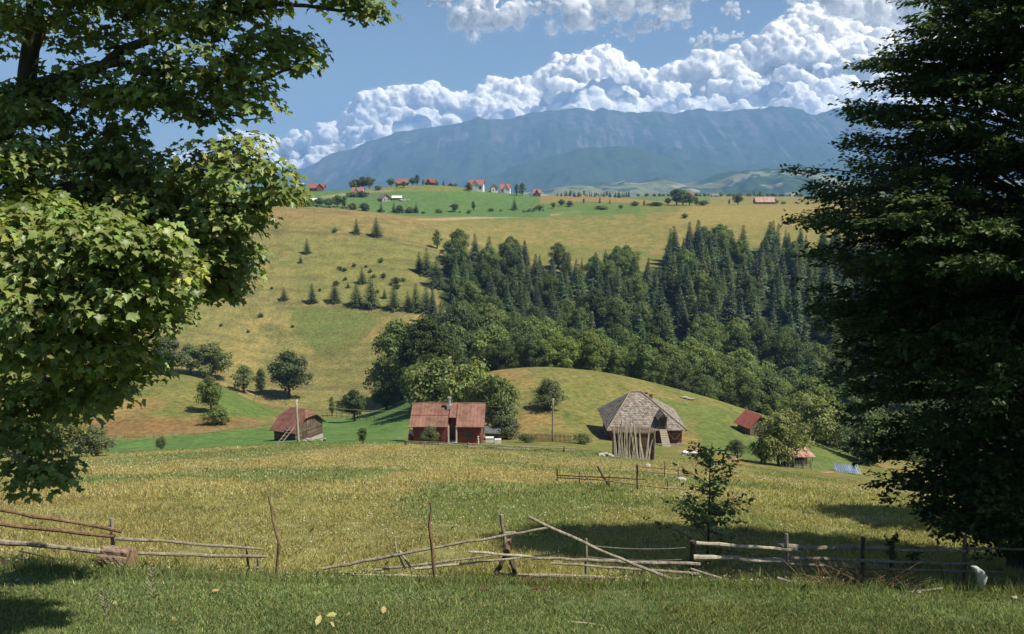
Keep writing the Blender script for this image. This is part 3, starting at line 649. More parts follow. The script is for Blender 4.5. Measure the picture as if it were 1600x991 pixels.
for k, (u, v, s) in enumerate([(524, 363, 5), (533, 422, 4), (538, 424, 4), (553, 417, 4), (572, 418, 3), (579, 426, 4), (584, 434, 4), (600, 434, 5), (619, 443, 7), (620, 452, 6), (590, 458, 4), (540, 438, 4), (525, 446, 5), (530, 420, 3), (596, 410, 5), (408, 496, 5), (500, 455, 3), (611, 446, 3), (457, 512, 3), (388, 520, 3), (345, 510, 3), (630, 440, 4), (425, 452, 3)]):
    p = at(u, v, 150); small('juniper_bush', SHRJ[2], p, px(s * 1.4, p.y), 'tiny dark juniper tuft dotted on the open pasture', 'bush', G)

# ------------------------------------------------------------------ trees in and round the dale
mid = [
 ('tree', OAK[0], 452, 622, 74, .92, 'large round tree with dark trunk right of the tree row above the barn'), ('tree', TALLB[1], 408, 618, 46, .9, 'slim young tree next to the large round tree above the barn'),
 ('tree', TALLB[1], 381, 614, 48, 1.3, 'bushy twin crowned tree at the start of the row left of the barn'), ('tree', OAK[2], 330, 590, 56, 1.15, 'wide loose green tree on the crest of the left knoll'),
 ('tree', OAK[1], 298, 584, 46, 1.0, 'tree beside the wide loose one on the left knoll, nearer the maple'), ('tree', OAK[2], 262, 585, 62, 1.0, 'tree half hidden behind the maple branches on the left knoll'),
 ('tree', OAK[0], 330, 646, 60, .72, 'tall dark bush tree on the slope of the left knoll'), ('shrub', SHR[2], 342, 664, 30, 1.0, 'spreading dark shrub just below the tall dark bush on the knoll'),
 ('tree', OAK[0], 554, 658, 50, .85, 'round dark tree by itself between barn and red house'), ('sapling_tree', TALLB[0], 519, 650, 33, .9, 'thin pale sapling left of the round dark tree by the dale fence'),
 ('sapling_tree', OAK[1], 567, 694, 27, .70, 'little spindly tree on the meadow edge between barn and red house'), ('shrub', ORCH[1], 856, 640, 47, 1.12, 'solitary round bush on the grassy knoll behind the tall post'),
 ('willow_shrub', SHR[1], 690, 640, 80, .95, 'pale willow shrub rising behind the left half of the red roof'), ('willow_shrub', SHR[1], 742, 655, 90, .85, 'pale willow shrub rising behind the right half of the red roof'),
 ('willow_shrub', SHR[1], 655, 636, 70, .62, 'darker shrub at the left of the willows behind the red house'), ('willow_shrub', SHR[1], 775, 672, 84, .75, 'pale willow shrub bulging out right of the red house'), ('shrub', SHR[0], 790, 686, 36, .9, 'low leafy shrub at the right corner of the red house'),
 ('shrub', ORCH[0], 672, 693, 28, .85, 'small garden shrub in front of the red house wall'), ('shrub', SHR[1], 1135, 625, 48, 1.15, 'rounded pale green shrub at the forest foot right of the shingled house'),
 ('shrub', SHR[0], 1190, 628, 46, .9, 'leafy shrub at the forest foot above the red roofed hut'), ('fruit_tree', ORCH[0], 1222, 729, 92, .84, 'grey green fruit tree covering the side of the red roofed hut'), ('fruit_tree', ORCH[1], 1192, 724, 44, .8, 'smaller fruit tree leaning at the left of the grey green one'),
 ('shrub', SHR[0], 1265, 690, 72, .8, 'bushy green shrub behind the grey green fruit tree'), ('shrub', ORCH[0], 1150, 712, 26, 1.0, 'low shrub in the grass below the red roofed hut'),
 ('shrub', SHR[0], 1310, 700, 60, 1.0, 'green shrub beyond the sheet metal roof near the beech'), ('shrub', SHR[2], 1360, 725, 70, 1.0, 'dark shrub partly hidden by the beech branches'),
 ('fruit_tree', ORCH[0], 92, 716, 82, 1.0, 'grey green fruit tree under the drooping maple tip at the left'), ('fruit_tree', ORCH[0], 148, 713, 48, 1.1, 'lower fruit bush right of the grey green tree under the maple'), ('fruit_tree', ORCH[1], 30, 722, 70, 1.0, 'fruit tree behind the maple leaves at the left border'),
 ('shrub', SHR[0], 252, 702, 20, .55, 'tuft of weeds with a thin stem on the meadow edge left of the barn'), ('shrub', SHR[2], 822, 692, 14, 1.5, 'low green garden growth behind the rail fence of the red house'), ('shrub', SHR[0], 910, 694, 17, 1.3, 'leafy weeds left of the plank shed'),
]
for (nm, pr, u, v, hp, w, lab) in mid:
    p = at(u, v, 60); plant(nm, pr, p, px(hp, p.y), lab, 'shrub' if 'shrub' in nm else 'tree', None, w)

# ------------------------------------------------------------------ the maple at the left (near, looks down on us)
random.seed(5)
MB_BL = [(60, 30, 110, 60, 9.6), (180, 25, 110, 55, 9.4), (290, 25, 75, 45, 9.1), (380, 14, 60, 28, 9.2), (450, 6, 48, 18, 9.2), (515, 4, 40, 13, 9.2), (560, 10, 24, 13, 9.2), (578, 22, 9, 9, 9.2),
 (350, 70, 85, 38, 9.0), (425, 98, 50, 34, 9.0), (464, 106, 27, 26, 9.0), (440, 66, 30, 18, 9.1), (400, 140, 55, 30, 8.8), (300, 130, 90, 50, 8.9), (362, 172, 34, 18, 8.8), (300, 178, 40, 26, 8.9), (220, 118, 80, 50, 9.3), (235, 170, 60, 42, 9.2),
 (95, 165, 95, 62, 9.7), (20, 150, 50, 60, 9.5), (40, 215, 70, 55, 9.0), (100, 300, 120, 90, 10.2), (190, 250, 70, 60, 9.6), (230, 300, 80, 55, 9.3), (320, 268, 52, 34, 8.8), (385, 272, 46, 34, 8.5), (382, 240, 24, 14, 8.6), (440, 297, 26, 18, 8.5), (425, 312, 30, 14, 8.6), (360, 325, 50, 40, 8.7), (330, 385, 72, 50, 8.8), (368, 415, 38, 38, 8.8), (340, 445, 36, 24, 8.8), (250, 355, 90, 58, 9.1), (200, 340, 80, 60, 9.8),
 (30, 265, 60, 40, 8.6), (10, 300, 40, 40, 8.7), (55, 385, 85, 44, 7.8), (150, 385, 85, 42, 7.6), (225, 415, 58, 42, 7.6), (100, 455, 112, 54, 7.6), (200, 470, 72, 48, 7.7), (265, 450, 28, 40, 7.9), (40, 520, 85, 55, 7.8), (130, 535, 90, 48, 8.0), (208, 555, 46, 42, 8.2), (250, 500, 30, 30, 8.3),
 (55, 600, 85, 46, 9.0), (160, 600, 66, 34, 8.7), (215, 590, 34, 26, 8.7), (150, 630, 46, 22, 8.8), (20, 640, 40, 40, 8.7), (30, 690, 34, 26, 8.5), (62, 728, 38, 20, 8.5), (92, 742, 18, 15, 8.5), (22, 752, 26, 20, 8.5), (62, 760, 10, 14, 8.5),
 (-120, 60, 130, 110, 10), (-110, 260, 130, 130, 10), (-100, 430, 120, 110, 8.6), (-80, 570, 100, 70, 9.2), (-70, 690, 60, 60, 8.8), (40, -60, 140, 70, 9.6), (220, -60, 140, 60, 9.4), (380, -50, 90, 40, 9.4), (60, 345, 55, 28, 7.9), (135, 352, 40, 26, 7.6), (175, 372, 40, 30, 7.4), (20, 360, 40, 30, 7.7), (250, 395, 35, 26, 7.6), (340, 400, 60, 50, 12), (375, 335, 40, 40, 12), (290, 420, 60, 50, 12), (235, 500, 46, 40, 11.6), (330, 300, 60, 40, 12.2), (470, -150, 120, 70, 8.5), (330, -170, 150, 70, 8.6), (200, -190, 150, 80, 8.6), (60, -180, 150, 80, 8.8), (560, -110, 60, 40, 8.6)]  # includes unseen overhead and rear clumps added to shade upper boughs and left fence
P, N, D, S, C = [], [], [], [], []
for (u, v, ru, rv, dep) in MB_BL:
    c0 = np.array(pt(u, v, dep)); kx, kz = ru * dep / F, rv * dep / F; ky = .75 * (kx + kz)
    sub = max(3, int((.0062 if v > 240 or v < -90 else .0042) * ru * rv)); sub = min(sub, 56 if v > 240 else 34)
    for _ in range(sub):
        d = unit(1)[0] * rng.random() ** .38; cc0 = c0 + d * (kx, ky, kz); r = rng.uniform(.16, .30); n = int(rng.uniform(32, 58))
        q = unit(n); q[:, 2] = np.abs(q[:, 2]) * 1.0 - .3; out = np.array([d[0] + .3, -.35 + d[1] * .4, 0]); out /= np.linalg.norm(out) + 1e-6
        p = cc0 + q * r * (1, 1, .95) * (.6 + .5 * rng.random((n, 1)))
        P.append(p); N.append(norm(q * (.55, .55, .3) + out * .30 + (0, 0, .80) + rng.normal(size=(n, 3)) * .42)); D.append(norm(q * (1, 1, 0) + out * .5 + (0, 0, -.55) + rng.normal(size=(n, 3)) * .25))
        S.append(rng.uniform(.050, .102, n)); tone = rng.uniform(.8, 1.25)
        C.append(shades(np.array((.170, .215, .062)) * tone * (np.array((1.55, 1.25, .9)) if rng.random() < .06 else 1), n, .28, .12))
P, N, D, S, C = (np.concatenate(q) for q in (P, N, D, S, C)); print('maple leaves', len(P))
V, L, Z, CC = leaf_mesh(maple_leaf(), P, N, D, S, C)
base = Vector((-9.0, 10.8, h1(-9.0, 10.8)))
maple = tag(empty('maple_tree', base), 'large leafy maple filling the left side, sunlit lower sprays and dark inner boughs', 'tree')
def under(name, me, root):
    o = bpy.data.objects.new(name, me); link(o, root); o.matrix_parent_inverse = Matrix.Translation(-root.location); return o
under('crown', np_mesh('maple_crown', V, L, Z, M['maple'], CC), maple)
tb = MB(); top = Vector((-8.6, 10.6, 6.5))
tb.rough_pole(base + Vector((0, 0, -.5)), Vector((-8.8, 10.7, -1.5)), .46, .36, 10, 5, .15); tb.rough_pole(Vector((-8.8, 10.7, -1.5)), top, .36, .16, 10, 6, .25)
o = tb.build('trunk', M['bark'], maple, True); o.matrix_parent_inverse = Matrix.Translation(-base)
LIMB = [([(-330, 560, 10.6), (-60, 330, 10), (40, 150, 9.8), (58, 40, 9.7), (50, -60, 9.6)], .15, .07), ([(30, 190, 9.8), (110, 130, 9.6), (190, 80, 9.4), (300, 30, 9.2), (430, 8, 9.2), (575, 14, 9.2)], .085, .012), ([(60, 130, 9.7), (190, 100, 9.3), (300, 120, 9), (400, 128, 8.9), (470, 105, 9)], .06, .012), ([(-330, 600, 10.6), (-60, 360, 10.2), (120, 290, 9.8), (260, 325, 9), (370, 322, 8.7), (445, 318, 8.6)], .12, .012),
 ([(-330, 640, 10.6), (-110, 520, 9), (60, 470, 8), (200, 440, 7.7), (270, 450, 7.9)], .10, .012), ([(-330, 690, 10.6), (-90, 610, 9.4), (100, 590, 8.8), (215, 545, 8.3), (248, 512, 8.3)], .09, .012), ([(-330, 700, 10.6), (-90, 640, 9.2), (10, 680, 8.6), (70, 735, 8.5)], .07, .010), ([(160, 75, 9.5), (200, 78, 9.3), (232, 104, 9.1)], .02, .006), ([(330, 20, 9.1), (350, 24, 9), (385, 50, 9)], .02, .006), ([(300, 190, 8.9), (370, 182, 8.8), (425, 187, 8.8)], .018, .004), ([(250, 355, 9), (340, 395, 8.8), (372, 450, 8.8)], .03, .006)]
for pts, r0, r1 in LIMB:
    mb = MB(); PP = [pt(*p) for p in pts]; Q = []
    for i in range(len(PP) - 1):
        for k in range(3): Q.append(PP[i].lerp(PP[i + 1], k / 3) + Vector([random.gauss(0, .02) for _ in range(3)]) * (1 if k else .5))
    Q.append(PP[-1]); mb.tube(Q, [r0 + (r1 - r0) * (i / (len(Q) - 1)) ** .8 for i in range(len(Q))], 7, .15)
    o = mb.build('limb', M['bark'], maple, True); o.matrix_parent_inverse = Matrix.Translation(-base)

# ------------------------------------------------------------------ the beech at the right: flat layered sprays on a dark trunk
random.seed(8)
bb = at(1592, 892); bb = Vector((bb.x + .25, bb.y + .3, 0)); bb.z = h1(bb.x, bb.y); BD = bb.y
beech = tag(empty('beech_tree', bb), 'tall dark beech with layered sprays filling the right side above the fence', 'tree')
PROF = [(-140, 1570), (-60, 1440), (0, 1402), (30, 1372), (60, 1370), (100, 1350), (140, 1322), (180, 1310), (235, 1285), (290, 1252), (325, 1240), (360, 1262), (400, 1268), (440, 1255), (490, 1292), (540, 1300), (590, 1285), (640, 1285), (690, 1300), (730, 1345), (775, 1385), (815, 1450), (845, 1510)]
pv_, pu_ = [p[0] for p in PROF], [p[1] for p in PROF]
P, N, D, S, C = [], [], [], [], []; twig = MB()
for k in range(620):
    v = random.uniform(-135, 852); tip = float(np.interp(v, pv_, pu_)); c, s = ray(tip, v); zt = float(s) * BD; R_ = bb.x - float(c) * BD
    if R_ < .3: continue
    a = random.uniform(0, 2 * math.pi); rl = R_ * random.uniform(.80, 1.04)
    if v > 790 and math.cos(a) > -.2: rl *= .7
    z1 = zt; z0 = z1 + rl * random.uniform(-.42, -.10) if v < 500 else z1 + rl * random.uniform(.0, .25)
    ca, sa = math.cos(a), math.sin(a); A = Vector((bb.x + random.uniform(-.1, .1), bb.y + random.uniform(-.1, .1), max(z0, bb.z + 1.6))); B = Vector((bb.x + ca * rl, bb.y + sa * rl * .9, z1))
    mid_ = A.lerp(B, .5) + Vector((0, 0, rl * .08)); twig.tube([A, A.lerp(mid_, .5) + Vector((0, 0, .02)), mid_, mid_.lerp(B, .5) + Vector((0, 0, .02)), B], [.045, .032, .022, .014, .004], 5)
    n_sub = int(6 + rl * 4.2)
    for j in range(n_sub):
        f = random.uniform(.22, 1.0); w = .75 * (1 - f) + .28; o = A.lerp(mid_, f * 2) if f < .5 else mid_.lerp(B, f * 2 - 1)
        side = random.choice((-1, 1)); ang = a + side * random.uniform(.35, 1.0); ln = rl * .30 * random.uniform(.5, 1.1) * (1.25 - f) + .25
        n = int(ln * 34) + 6; t = rng.random(n) ** .8
        px_ = o.x + np.cos(ang) * ln * t + rng.normal(0, .055, n); py_ = o.y + np.sin(ang) * ln * t + rng.normal(0, .055, n); pz_ = o.z - .10 * ln * t * t + rng.normal(0, .035, n) + random.uniform(-.10, .06)
        P.append(np.stack([px_, py_, pz_], 1)); N.append(norm(np.array([ca * .15, sa * .15, 1.0]) + rng.normal(size=(n, 3)) * .42)); D.append(norm(np.array([np.cos(ang), np.sin(ang), -.15]) + rng.normal(size=(n, 3)) * .6))
        S.append(rng.uniform(.060, .115, n)); tone = rng.uniform(.75, 1.3); C.append(shades(np.array((.055, .085, .024)) * tone, n, .3, .12))
P, N, D, S, C = (np.concatenate(q) for q in (P, N, D, S, C)); print('beech leaves', len(P))
V, L, Z, CC = leaf_mesh(oval_leaf(), P, N, D, S * 1.15, C); under('crown', np_mesh('beech_crown', V, L, Z, M['beech'], CC), beech)
o = twig.build('branches', M['bark'], beech); o['kind'] = 'stuff'; o.matrix_parent_inverse = Matrix.Translation(-bb)
tb = MB(); tb.rough_pole(bb + Vector((0, 0, -.5)), bb + Vector((.05, .05, 4)), .30, .25, 12, 6, .1); tb.rough_pole(bb + Vector((.05, .05, 4)), bb + Vector((0, 0, 11)), .25, .04, 10, 6, .1)
o = tb.build('trunk', M['bark'], beech, True); o.matrix_parent_inverse = Matrix.Translation(-bb)

# ------------------------------------------------------------------ saplings by the fence
def sapling(name, u, v, hp, label, dens=1.0, lean=0, wide=.30, leaf=(.045, .085), base_col=(.075, .110, .036)):
    b = at(u, v, 12); hgt = px(hp, b.y); root = tag(empty(name, b), label, 'sapling'); mb = MB(); P, N, D, S, C = [], [], [], [], []
    stem = [Vector((lean * t * hgt + random.gauss(0, .01), random.gauss(0, .01), t * hgt * .97 - .05 * (t == 0))) for t in np.linspace(0, 1, 8)]
    mb.tube(stem, [hgt * .011 * (1 - .9 * t) + .003 for t in np.linspace(0, 1, 8)], 6); st = mb.build('trunk', M['bark'], root, True); br = MB()
    for k in range(int(46 * dens)):
        t = random.uniform(.10, .99); a = k * 2.4 + random.uniform(-.5, .5); ln = hgt * wide * (1.05 - t * .72) * random.uniform(.45, 1.1)
        if k % 9 == 4: ln *= 1.45
        o = Vector((lean * t * hgt, 0, t * hgt * .95)); e = o + Vector((math.cos(a) * ln, math.sin(a) * ln, ln * random.uniform(.15, .62))); br.tube([o, o.lerp(e, .5) + Vector((0, 0, ln * .05)), e], [.008 * hgt / 2, .005 * hgt / 2, .002], 4)
        n = int(26 * dens * ln / (hgt * .25)) + 5; f = rng.uniform(.22, 1.05, n); p = np.array(o)[None] + f[:, None] * np.array(e - o)[None] + rng.normal(0, .045 * hgt / 2, (n, 3)) * (1, 1, .6)
        P.append(p); N.append(norm(rng.normal(size=(n, 3)) * .5 + (0, 0, .9))); D.append(norm(rng.normal(size=(n, 3)) + (math.cos(a), math.sin(a), -.1))); S.append(rng.uniform(*leaf, n)); C.append(shades(base_col, n, .35, .15))
    br.build('branch', M['bark'], st)
    P, N, D, S, C = (np.concatenate(q) for q in (P, N, D, S, C)); V, L, Z, CC = leaf_mesh(oval_leaf(), P, N, D, S, C)
    link(bpy.data.objects.new('crown', np_mesh(name + '_crown', V, L, Z, M['beech'], CC)), root); return root
sapling('young_beech', 1104, 884, 215, 'slender young tree with open branches growing at the broken fence', 1.2, .01, .40, (.065, .115), (.15, .19, .07))
sapling('seedling_tree', 1390, 880, 50, 'small leafy seedling behind the right fence rails', .5, .05, .30)
sapling('seedling_tree', 1426, 886, 34, 'tiny seedling low behind the right fence, nearer the beech', .4, .1, .5)

# ------------------------------------------------------------------ building materials
def stripes(name, dark, light, scale, rough=.7, axis=0, metal=0.0, rust=None, depth=.02, spec=.3):
    """boards or corrugated sheet: narrow bands along one local axis, with stains"""
    t = NT(name); p = t.n('ShaderNodeBsdfPrincipled', Roughness=rough, Metallic=metal); p.inputs['Specular IOR Level'].default_value = spec
    tc = t.n('ShaderNodeTexCoord'); sp = t.n('ShaderNodeSeparateXYZ'); t.l(tc.outputs['Object'], sp.inputs[0])
    m = t.n('ShaderNodeMath', operation='MULTIPLY'); m.inputs[1].default_value = scale; t.l(sp.outputs[axis], m.inputs[0])
    f = t.n('ShaderNodeMath', operation='FRACT'); t.l(m.outputs[0], f.inputs[0])
    fl = t.n('ShaderNodeMath', operation='FLOOR'); t.l(m.outputs[0], fl.inputs[0]); wn_ = t.n('ShaderNodeTexWhiteNoise', noise_dimensions='1D'); t.l(fl.outputs[0], wn_.inputs['W'])
    c = t.ramp(wn_.outputs['Value'], [(0, dark), (1, light)]); c = t.mul(c, t.ramp(f.outputs[0], [(0, (.45, .45, .45)), (.10, (1, 1, 1)), (.9, (1, 1, 1)), (1, (.6, .6, .6))]))
    c = t.mul(c, t.ramp(t.noise(1.1, 6, .7), [(.36, rust or (.6, .6, .6)), (.60, (1.15, 1.15, 1.15))]))
    t.l(c, p.inputs['Base Color']); t.l(t.bump(f.outputs[0], .4, depth), p.inputs['Normal']); t.l(p.outputs[0], t.out.inputs[0]); return t.m
def shingles():
    t = NT('grey shingles'); p = t.n('ShaderNodeBsdfPrincipled', Roughness=.9); p.inputs['Specular IOR Level'].default_value = .2
    tc = t.n('ShaderNodeTexCoord'); sp = t.n('ShaderNodeSeparateXYZ'); t.l(tc.outputs['Object'], sp.inputs[0])
    a = t.n('ShaderNodeMath', operation='ADD'); t.l(sp.outputs[0], a.inputs[0]); t.l(sp.outputs[1], a.inputs[1]); cb = t.n('ShaderNodeCombineXYZ'); t.l(a.outputs[0], cb.inputs[0]); t.l(sp.outputs[2], cb.inputs[1])
    b = t.n('ShaderNodeTexBrick', Scale=1.0); b.inputs['Brick Width'].default_value = .30; b.inputs['Row Height'].default_value = .20; b.inputs['Mortar Size'].default_value = .02
    b.inputs['Color1'].default_value = (.15, .130, .110, 1); b.inputs['Color2'].default_value = (.36, .33, .29, 1); b.inputs['Mortar'].default_value = (.06, .05, .045, 1); t.l(cb.outputs[0], b.inputs['Vector'])
    c = t.mul(b.outputs['Color'], t.ramp(t.noise(2.2, 6, .7), [(.3, (.45, .42, .40)), (.65, (1.35, 1.3, 1.25))])); t.l(c, p.inputs['Base Color']); t.l(t.bump(b.outputs['Fac'], -.6, .03), p.inputs['Normal']); t.l(p.outputs[0], t.out.inputs[0]); return t.m
M['rust_roof'] = stripes('rusty brown sheet roof', (.185, .098, .066), (.235, .128, .088), 2.4, .6, 0, 0, (.62, .55, .5)); M['red_roof'] = stripes('dark red sheet roof', (.155, .072, .052), (.195, .092, .066), 2.0, .55, 0, 0, (.7, .62, .6))
M['red_wall'] = stripes('dark red painted boards', (.165, .040, .034), (.21, .055, .046), 5.0, .7, 2, 0, (.7, .65, .6), .012); M['plank_wall'] = stripes('weathered plank wall', (.075, .055, .038), (.17, .125, .085), 4.5, .9, 2, 0, (.6, .55, .5), .02); M['vert_plank'] = stripes('upright grey planks', (.09, .07, .05), (.21, .165, .12), 4.0, .9, 1, 0, (.6, .55, .5), .02)
M['shingle'] = shingles(); M['white_paint'] = surf('white paint', (.55, .54, .50), (.78, .77, .73), 2, .7); M['concrete'] = surf('pale stone', (.28, .26, .23), (.50, .47, .42), 3, .9, None, .6, .03, 12); M['soil_stone'] = surf('reddish stone', (.16, .07, .05), (.32, .17, .12), 4, .9, None, .6, .02)
M['tin'] = surf('tin flue', (.42, .42, .42), (.62, .62, .60), 4, .4, None, .1, .01, None, 'Object', .5, .6); M['dark_opening'] = surf('dark interior', (.012, .010, .009), (.025, .02, .018), 2, .9); M['glass'] = surf('window glass', (.02, .025, .03), (.05, .06, .07), 2, .12, None, 0, 0, None, 'Object', .6)
M['pink_roof'] = surf('faded red tile roof', (.29, .10, .09), (.38, .15, .13), 1.6, .7, None, .3, .03, 6); M['tile_roof'] = surf('brown red tile roof', (.20, .070, .050), (.31, .12, .085), 1.6, .75, None, .3, .03, 6); M['brown_wall'] = surf('brown log wall', (.13, .075, .045), (.25, .15, .09), 2, .9, (1, 1, 4), .4, .02)
M['rust_pink'] = stripes('rusted pinkish sheets', (.36, .19, .14), (.50, .30, .23), 1.8, .7, 0, 0, (.55, .5, .45)); M['cream_wall'] = surf('cream render', (.50, .46, .38), (.66, .62, .54), 1.5, .85)
M['blue_plastic'] = surf('blue plastic', (.16, .30, .48), (.24, .40, .60), 3, .4); M['red_plastic'] = surf('red plastic', (.50, .05, .04), (.60, .08, .06), 3, .4); M['rope'] = surf('white rope', (.55, .53, .48), (.72, .70, .66), 9, .8); M['wire'] = surf('rusty wire', (.10, .085, .07), (.22, .19, .16), 9, .6)
M['sheet_metal'] = stripes('galvanised sheet', (.20, .24, .29), (.33, .38, .44), 2.2, .4, 0, .4, (.7, .7, .7)); M['tarp'] = surf('grey sheeting', (.055, .055, .055), (.13, .13, .125), 2, .7, None, .5, .05)

# ------------------------------------------------------------------ the red house with the rusty roof
p = at(700, 693, 60); Y = p.y; k = Y / F
r = tag(empty('house', p, R(-1)), 'dark red wooden house with rust brown sheet roof behind the rail fence', 'house'); X = lambda u: (u - 700) * k
w = MB(); hx0, hx1 = X(643.5), X(753)
w.box(((hx0 + X(701)) / 2, 3.1, .45), (X(701) - hx0, 6.2, 3.3)); w.box(((X(714) + hx1) / 2, 3.1, .45), (hx1 - X(714), 6.2, 3.3)); w.box((X(707.5), 3.75, .9), (X(714) - X(701) - .01, 4.9, 3.9)); w.box((X(707.5), 1.28, 1.0), (X(714) - X(701) - .01, .06, 4.1))
w.prism([(.1, 2.1), (6.1, 2.1), (3.1, 3.85)], hx0 + .01, hx0 + .14, 'x'); w.prism([(.1, 2.1), (6.1, 2.1), (3.1, 3.85)], hx1 - .14, hx1 - .01, 'x'); wl = w.build('wall', M['red_wall'], r)
def roof_strip(mb, x0, x1, yf, ye=-.55, ze=2.08, yr=3.1, zr=4.0):
    f = lambda yq: ze + (zr - ze) * (yq - ye) / (yr - ye)
    mb.slab([(x0, yf, f(yf)), (x1, yf, f(yf)), (x1, yr, zr), (x0, yr, zr)], .09)
rf = MB(); roof_strip(rf, X(638.5), X(700), -.55); roof_strip(rf, X(714.4), X(759), -.55); rf.slab([(X(759), 6.7, 2.1), (X(638.5), 6.7, 2.1), (X(638.5), 3.1, 4.0), (X(759), 3.1, 4.0)], .09); rf.tube([(X(638), 3.1, 4.02), (X(759.3), 3.1, 4.02)], .06, 6); roof = rf.build('roof', M['rust_roof'], r)
rf = MB(); roof_strip(rf, X(701.5), X(713.6), .75, -.55, 2.2, 3.1, 4.05); rf.build('porch_roof', M['rust_roof'], roof)
m_ = MB(); m_.box((X(714.1), 1.2, 3.18), (.07, 3.7, .06), 0, Matrix.Rotation(R(27.7), 3, 'X')); m_.box((X(669), 1.18, 3.03), (X(700) - X(639), .05, .05)); m_.build('seam', M['tile_roof'], roof)
c_ = MB(); c_.tube([(X(700), 2.3, 3.3), (X(700), 2.3, 4.75)], .17, 10); c_.tube([(X(700), 2.3, 4.72), (X(700), 2.3, 4.9)], .24, 10); c_.box((X(700), 2.3, 3.75), (.55, .55, .5)); c_.build('chimney', M['tin'], roof)
for u in (701.5, 714.3): m_ = MB(); m_.box((X(u), -.40, .7), (.16, .14, 2.9)); m_.build('porch_post', M['cream_wall'], r)
for u, s in ((644.5, -.5), (751.5, .4)): m_ = MB(); m_.tube([(X(u), -.06, .9), (X(u) + s, -.45, 2.05)], .05, 5); m_.build('eave_brace', M['cream_wall'], r)
d = MB(); d.box((X(707.5), 1.22, 1.0), (.72, .05, 1.85)); d.build('door', M['brownwood'], r)
st = MB(); st.box((X(707), .2, .12), (.95, 1.1, .14)); st.box((X(707), -.5, -.22), (1.2, .35, .12)); st.box((X(707), -.85, -.5), (1.2, .35, .12)); st.build('porch_steps', M['cream_wall'], r)
for u in (668, 733):
    wf = MB(); wf.box((X(u), -.03, 1.05), (.86, .07, .86)); fr = wf.build('window', M['brownwood'], r); g = MB(); g.box((X(u), -.075, 1.05), (.70, .03, .70)); g.build('pane', M['glass'], fr)
q = at(769, 688, 60); s = tag(empty('lean_to', q, R(-2)), 'low dark lean-to covered with grey sheeting at the right end of the house', 'shed'); m_ = MB(); m_.box((0, 1.0, .35), (1.9, 1.6, 1.2)); m_.build('wall', M['tarp'], s); m_ = MB(); m_.slab([(-1.1, .05, .95), (1.1, .05, .85), (1.1, 2.0, 1.35), (-1.1, 2.0, 1.4)], .06); m_.build('roof', M['tarp'], s)
def lumps(name, u, v, specs, mat, label, cat, y=60, bump=.18):
    """rough chunks of one heap, in metres round the ground point"""
    q = at(u, v, y); mb = MB()
    for (dx, dy, dz, a, b, c) in specs:
        V = ICO1_V * (1 + bump * rng.normal(size=(len(ICO1_V), 1))) * (a, b, c) + (dx, dy, dz); mb.add([tuple(t) for t in V], [tuple(f) for f in ICO1_F])
    o = mb.build(name, mat); o.location = q; return tag(o, label, cat)
q = at(765, 692, 60); mb = MB(); mb.box((0, 0, .38), (.95, .7, .55)); mb.box((0, 0, .68), (1.02, .76, .08)); o = mb.build('water_tub', M['white_paint']); o.location = q; tag(o, 'white square tub with flat lid beside the red house corner', 'tub')
q = at(778, 693, 60); mb = MB(); mb.box((0, 0, .30), (.8, .6, .50)); mb.tube([(-.4, 0, .58), (.4, 0, .58)], .05, 6); o = mb.build('water_tub', M['white_paint']); o.location = q; tag(o, 'white tub right of the lidded one, lower and open', 'tub')
q = at(642, 690, 60); s = tag(empty('play_slide', q, R(12)), 'small red and white garden slide with pale blue chute at the left house corner', 'slide'); m_ = MB(); m_.tube([(0, 0, -.1), (0, 0, .35), (0, 0, .9), (0, 0, 1.15)], [.30, .34, .30, .10], 10); m_.build('tower', M['red_plastic'], s); m_ = MB(); m_.tube([(0, 0, 1.0), (0, 0, 1.45)], [.30, .20], 10); m_.build('cap', M['white_paint'], s); m_ = MB(); m_.slab([(.2, -.25, .85), (.2, .25, .85), (1.5, .15, 0), (1.5, -.35, 0)], .07); m_.build('chute', M['blue_plastic'], s)
q = at(655, 691, 60); mb = MB(); pts = [(-.75 + 1.6 * t, 0, 1.35 - 1.15 * math.sin(math.pi * min(1, t * 1.02)) ** .8) for t in np.linspace(0, 1, 12)]; mb.tube(pts, .05, 6); mb.tube([(a, b + .3, c - .03) for a, b, c in pts], .05, 6)
mb.slab([pts[3], (pts[3][0], .3, pts[3][2]), (pts[8][0], .3, pts[8][2]), pts[8]], .03); o = mb.build('hammock', M['rope']); o.location = q; tag(o, 'white rope hammock sagging between the slide and the garden shrub', 'hammock')

# ------------------------------------------------------------------ the shingled farmhouse
p = at(1010, 694, 60); Y = p.y; k = Y / F; X = lambda u: (u - 1010) * k
r = tag(empty('farmhouse', p, R(1)), 'old farmhouse with a steep hipped grey shingle roof and dark red walls', 'farmhouse')
W0, W1, D_ = X(946), X(1076), 10.5; ZE = 1.95; w = MB(); w.box(((W0 + W1) / 2, D_ / 2, .35), (W1 - W0 - 1.3, D_ - 1.3, 3.5)); w.build('wall', M['red_wall'], r)
pb = MB(); pb.box(((W0 + W1) / 2, D_ / 2 - .02, -.55), (W1 - W0 - 1.15, D_ - 1.1, 1.0)); pb.build('plinth', M['concrete'], r)
A, B, Cc, Dd = (W0, 0, ZE), (W1, 0, ZE), (W1 + .1, D_, ZE + .6), (W0 - .15, D_, ZE + .6); R0, R1 = (X(992), D_ * .52, ZE + 4.35), (X(1010), D_ * .52, ZE + 4.35)
rf = MB(); rf.slab([A, B, R1, R0], .12); rf.slab([B, Cc, R1], .12); rf.slab([Dd, A, R0], .12); rf.slab([Cc, Dd, R0, R1], .12); roof = rf.build('roof', M['shingle'], r)
rc = MB()
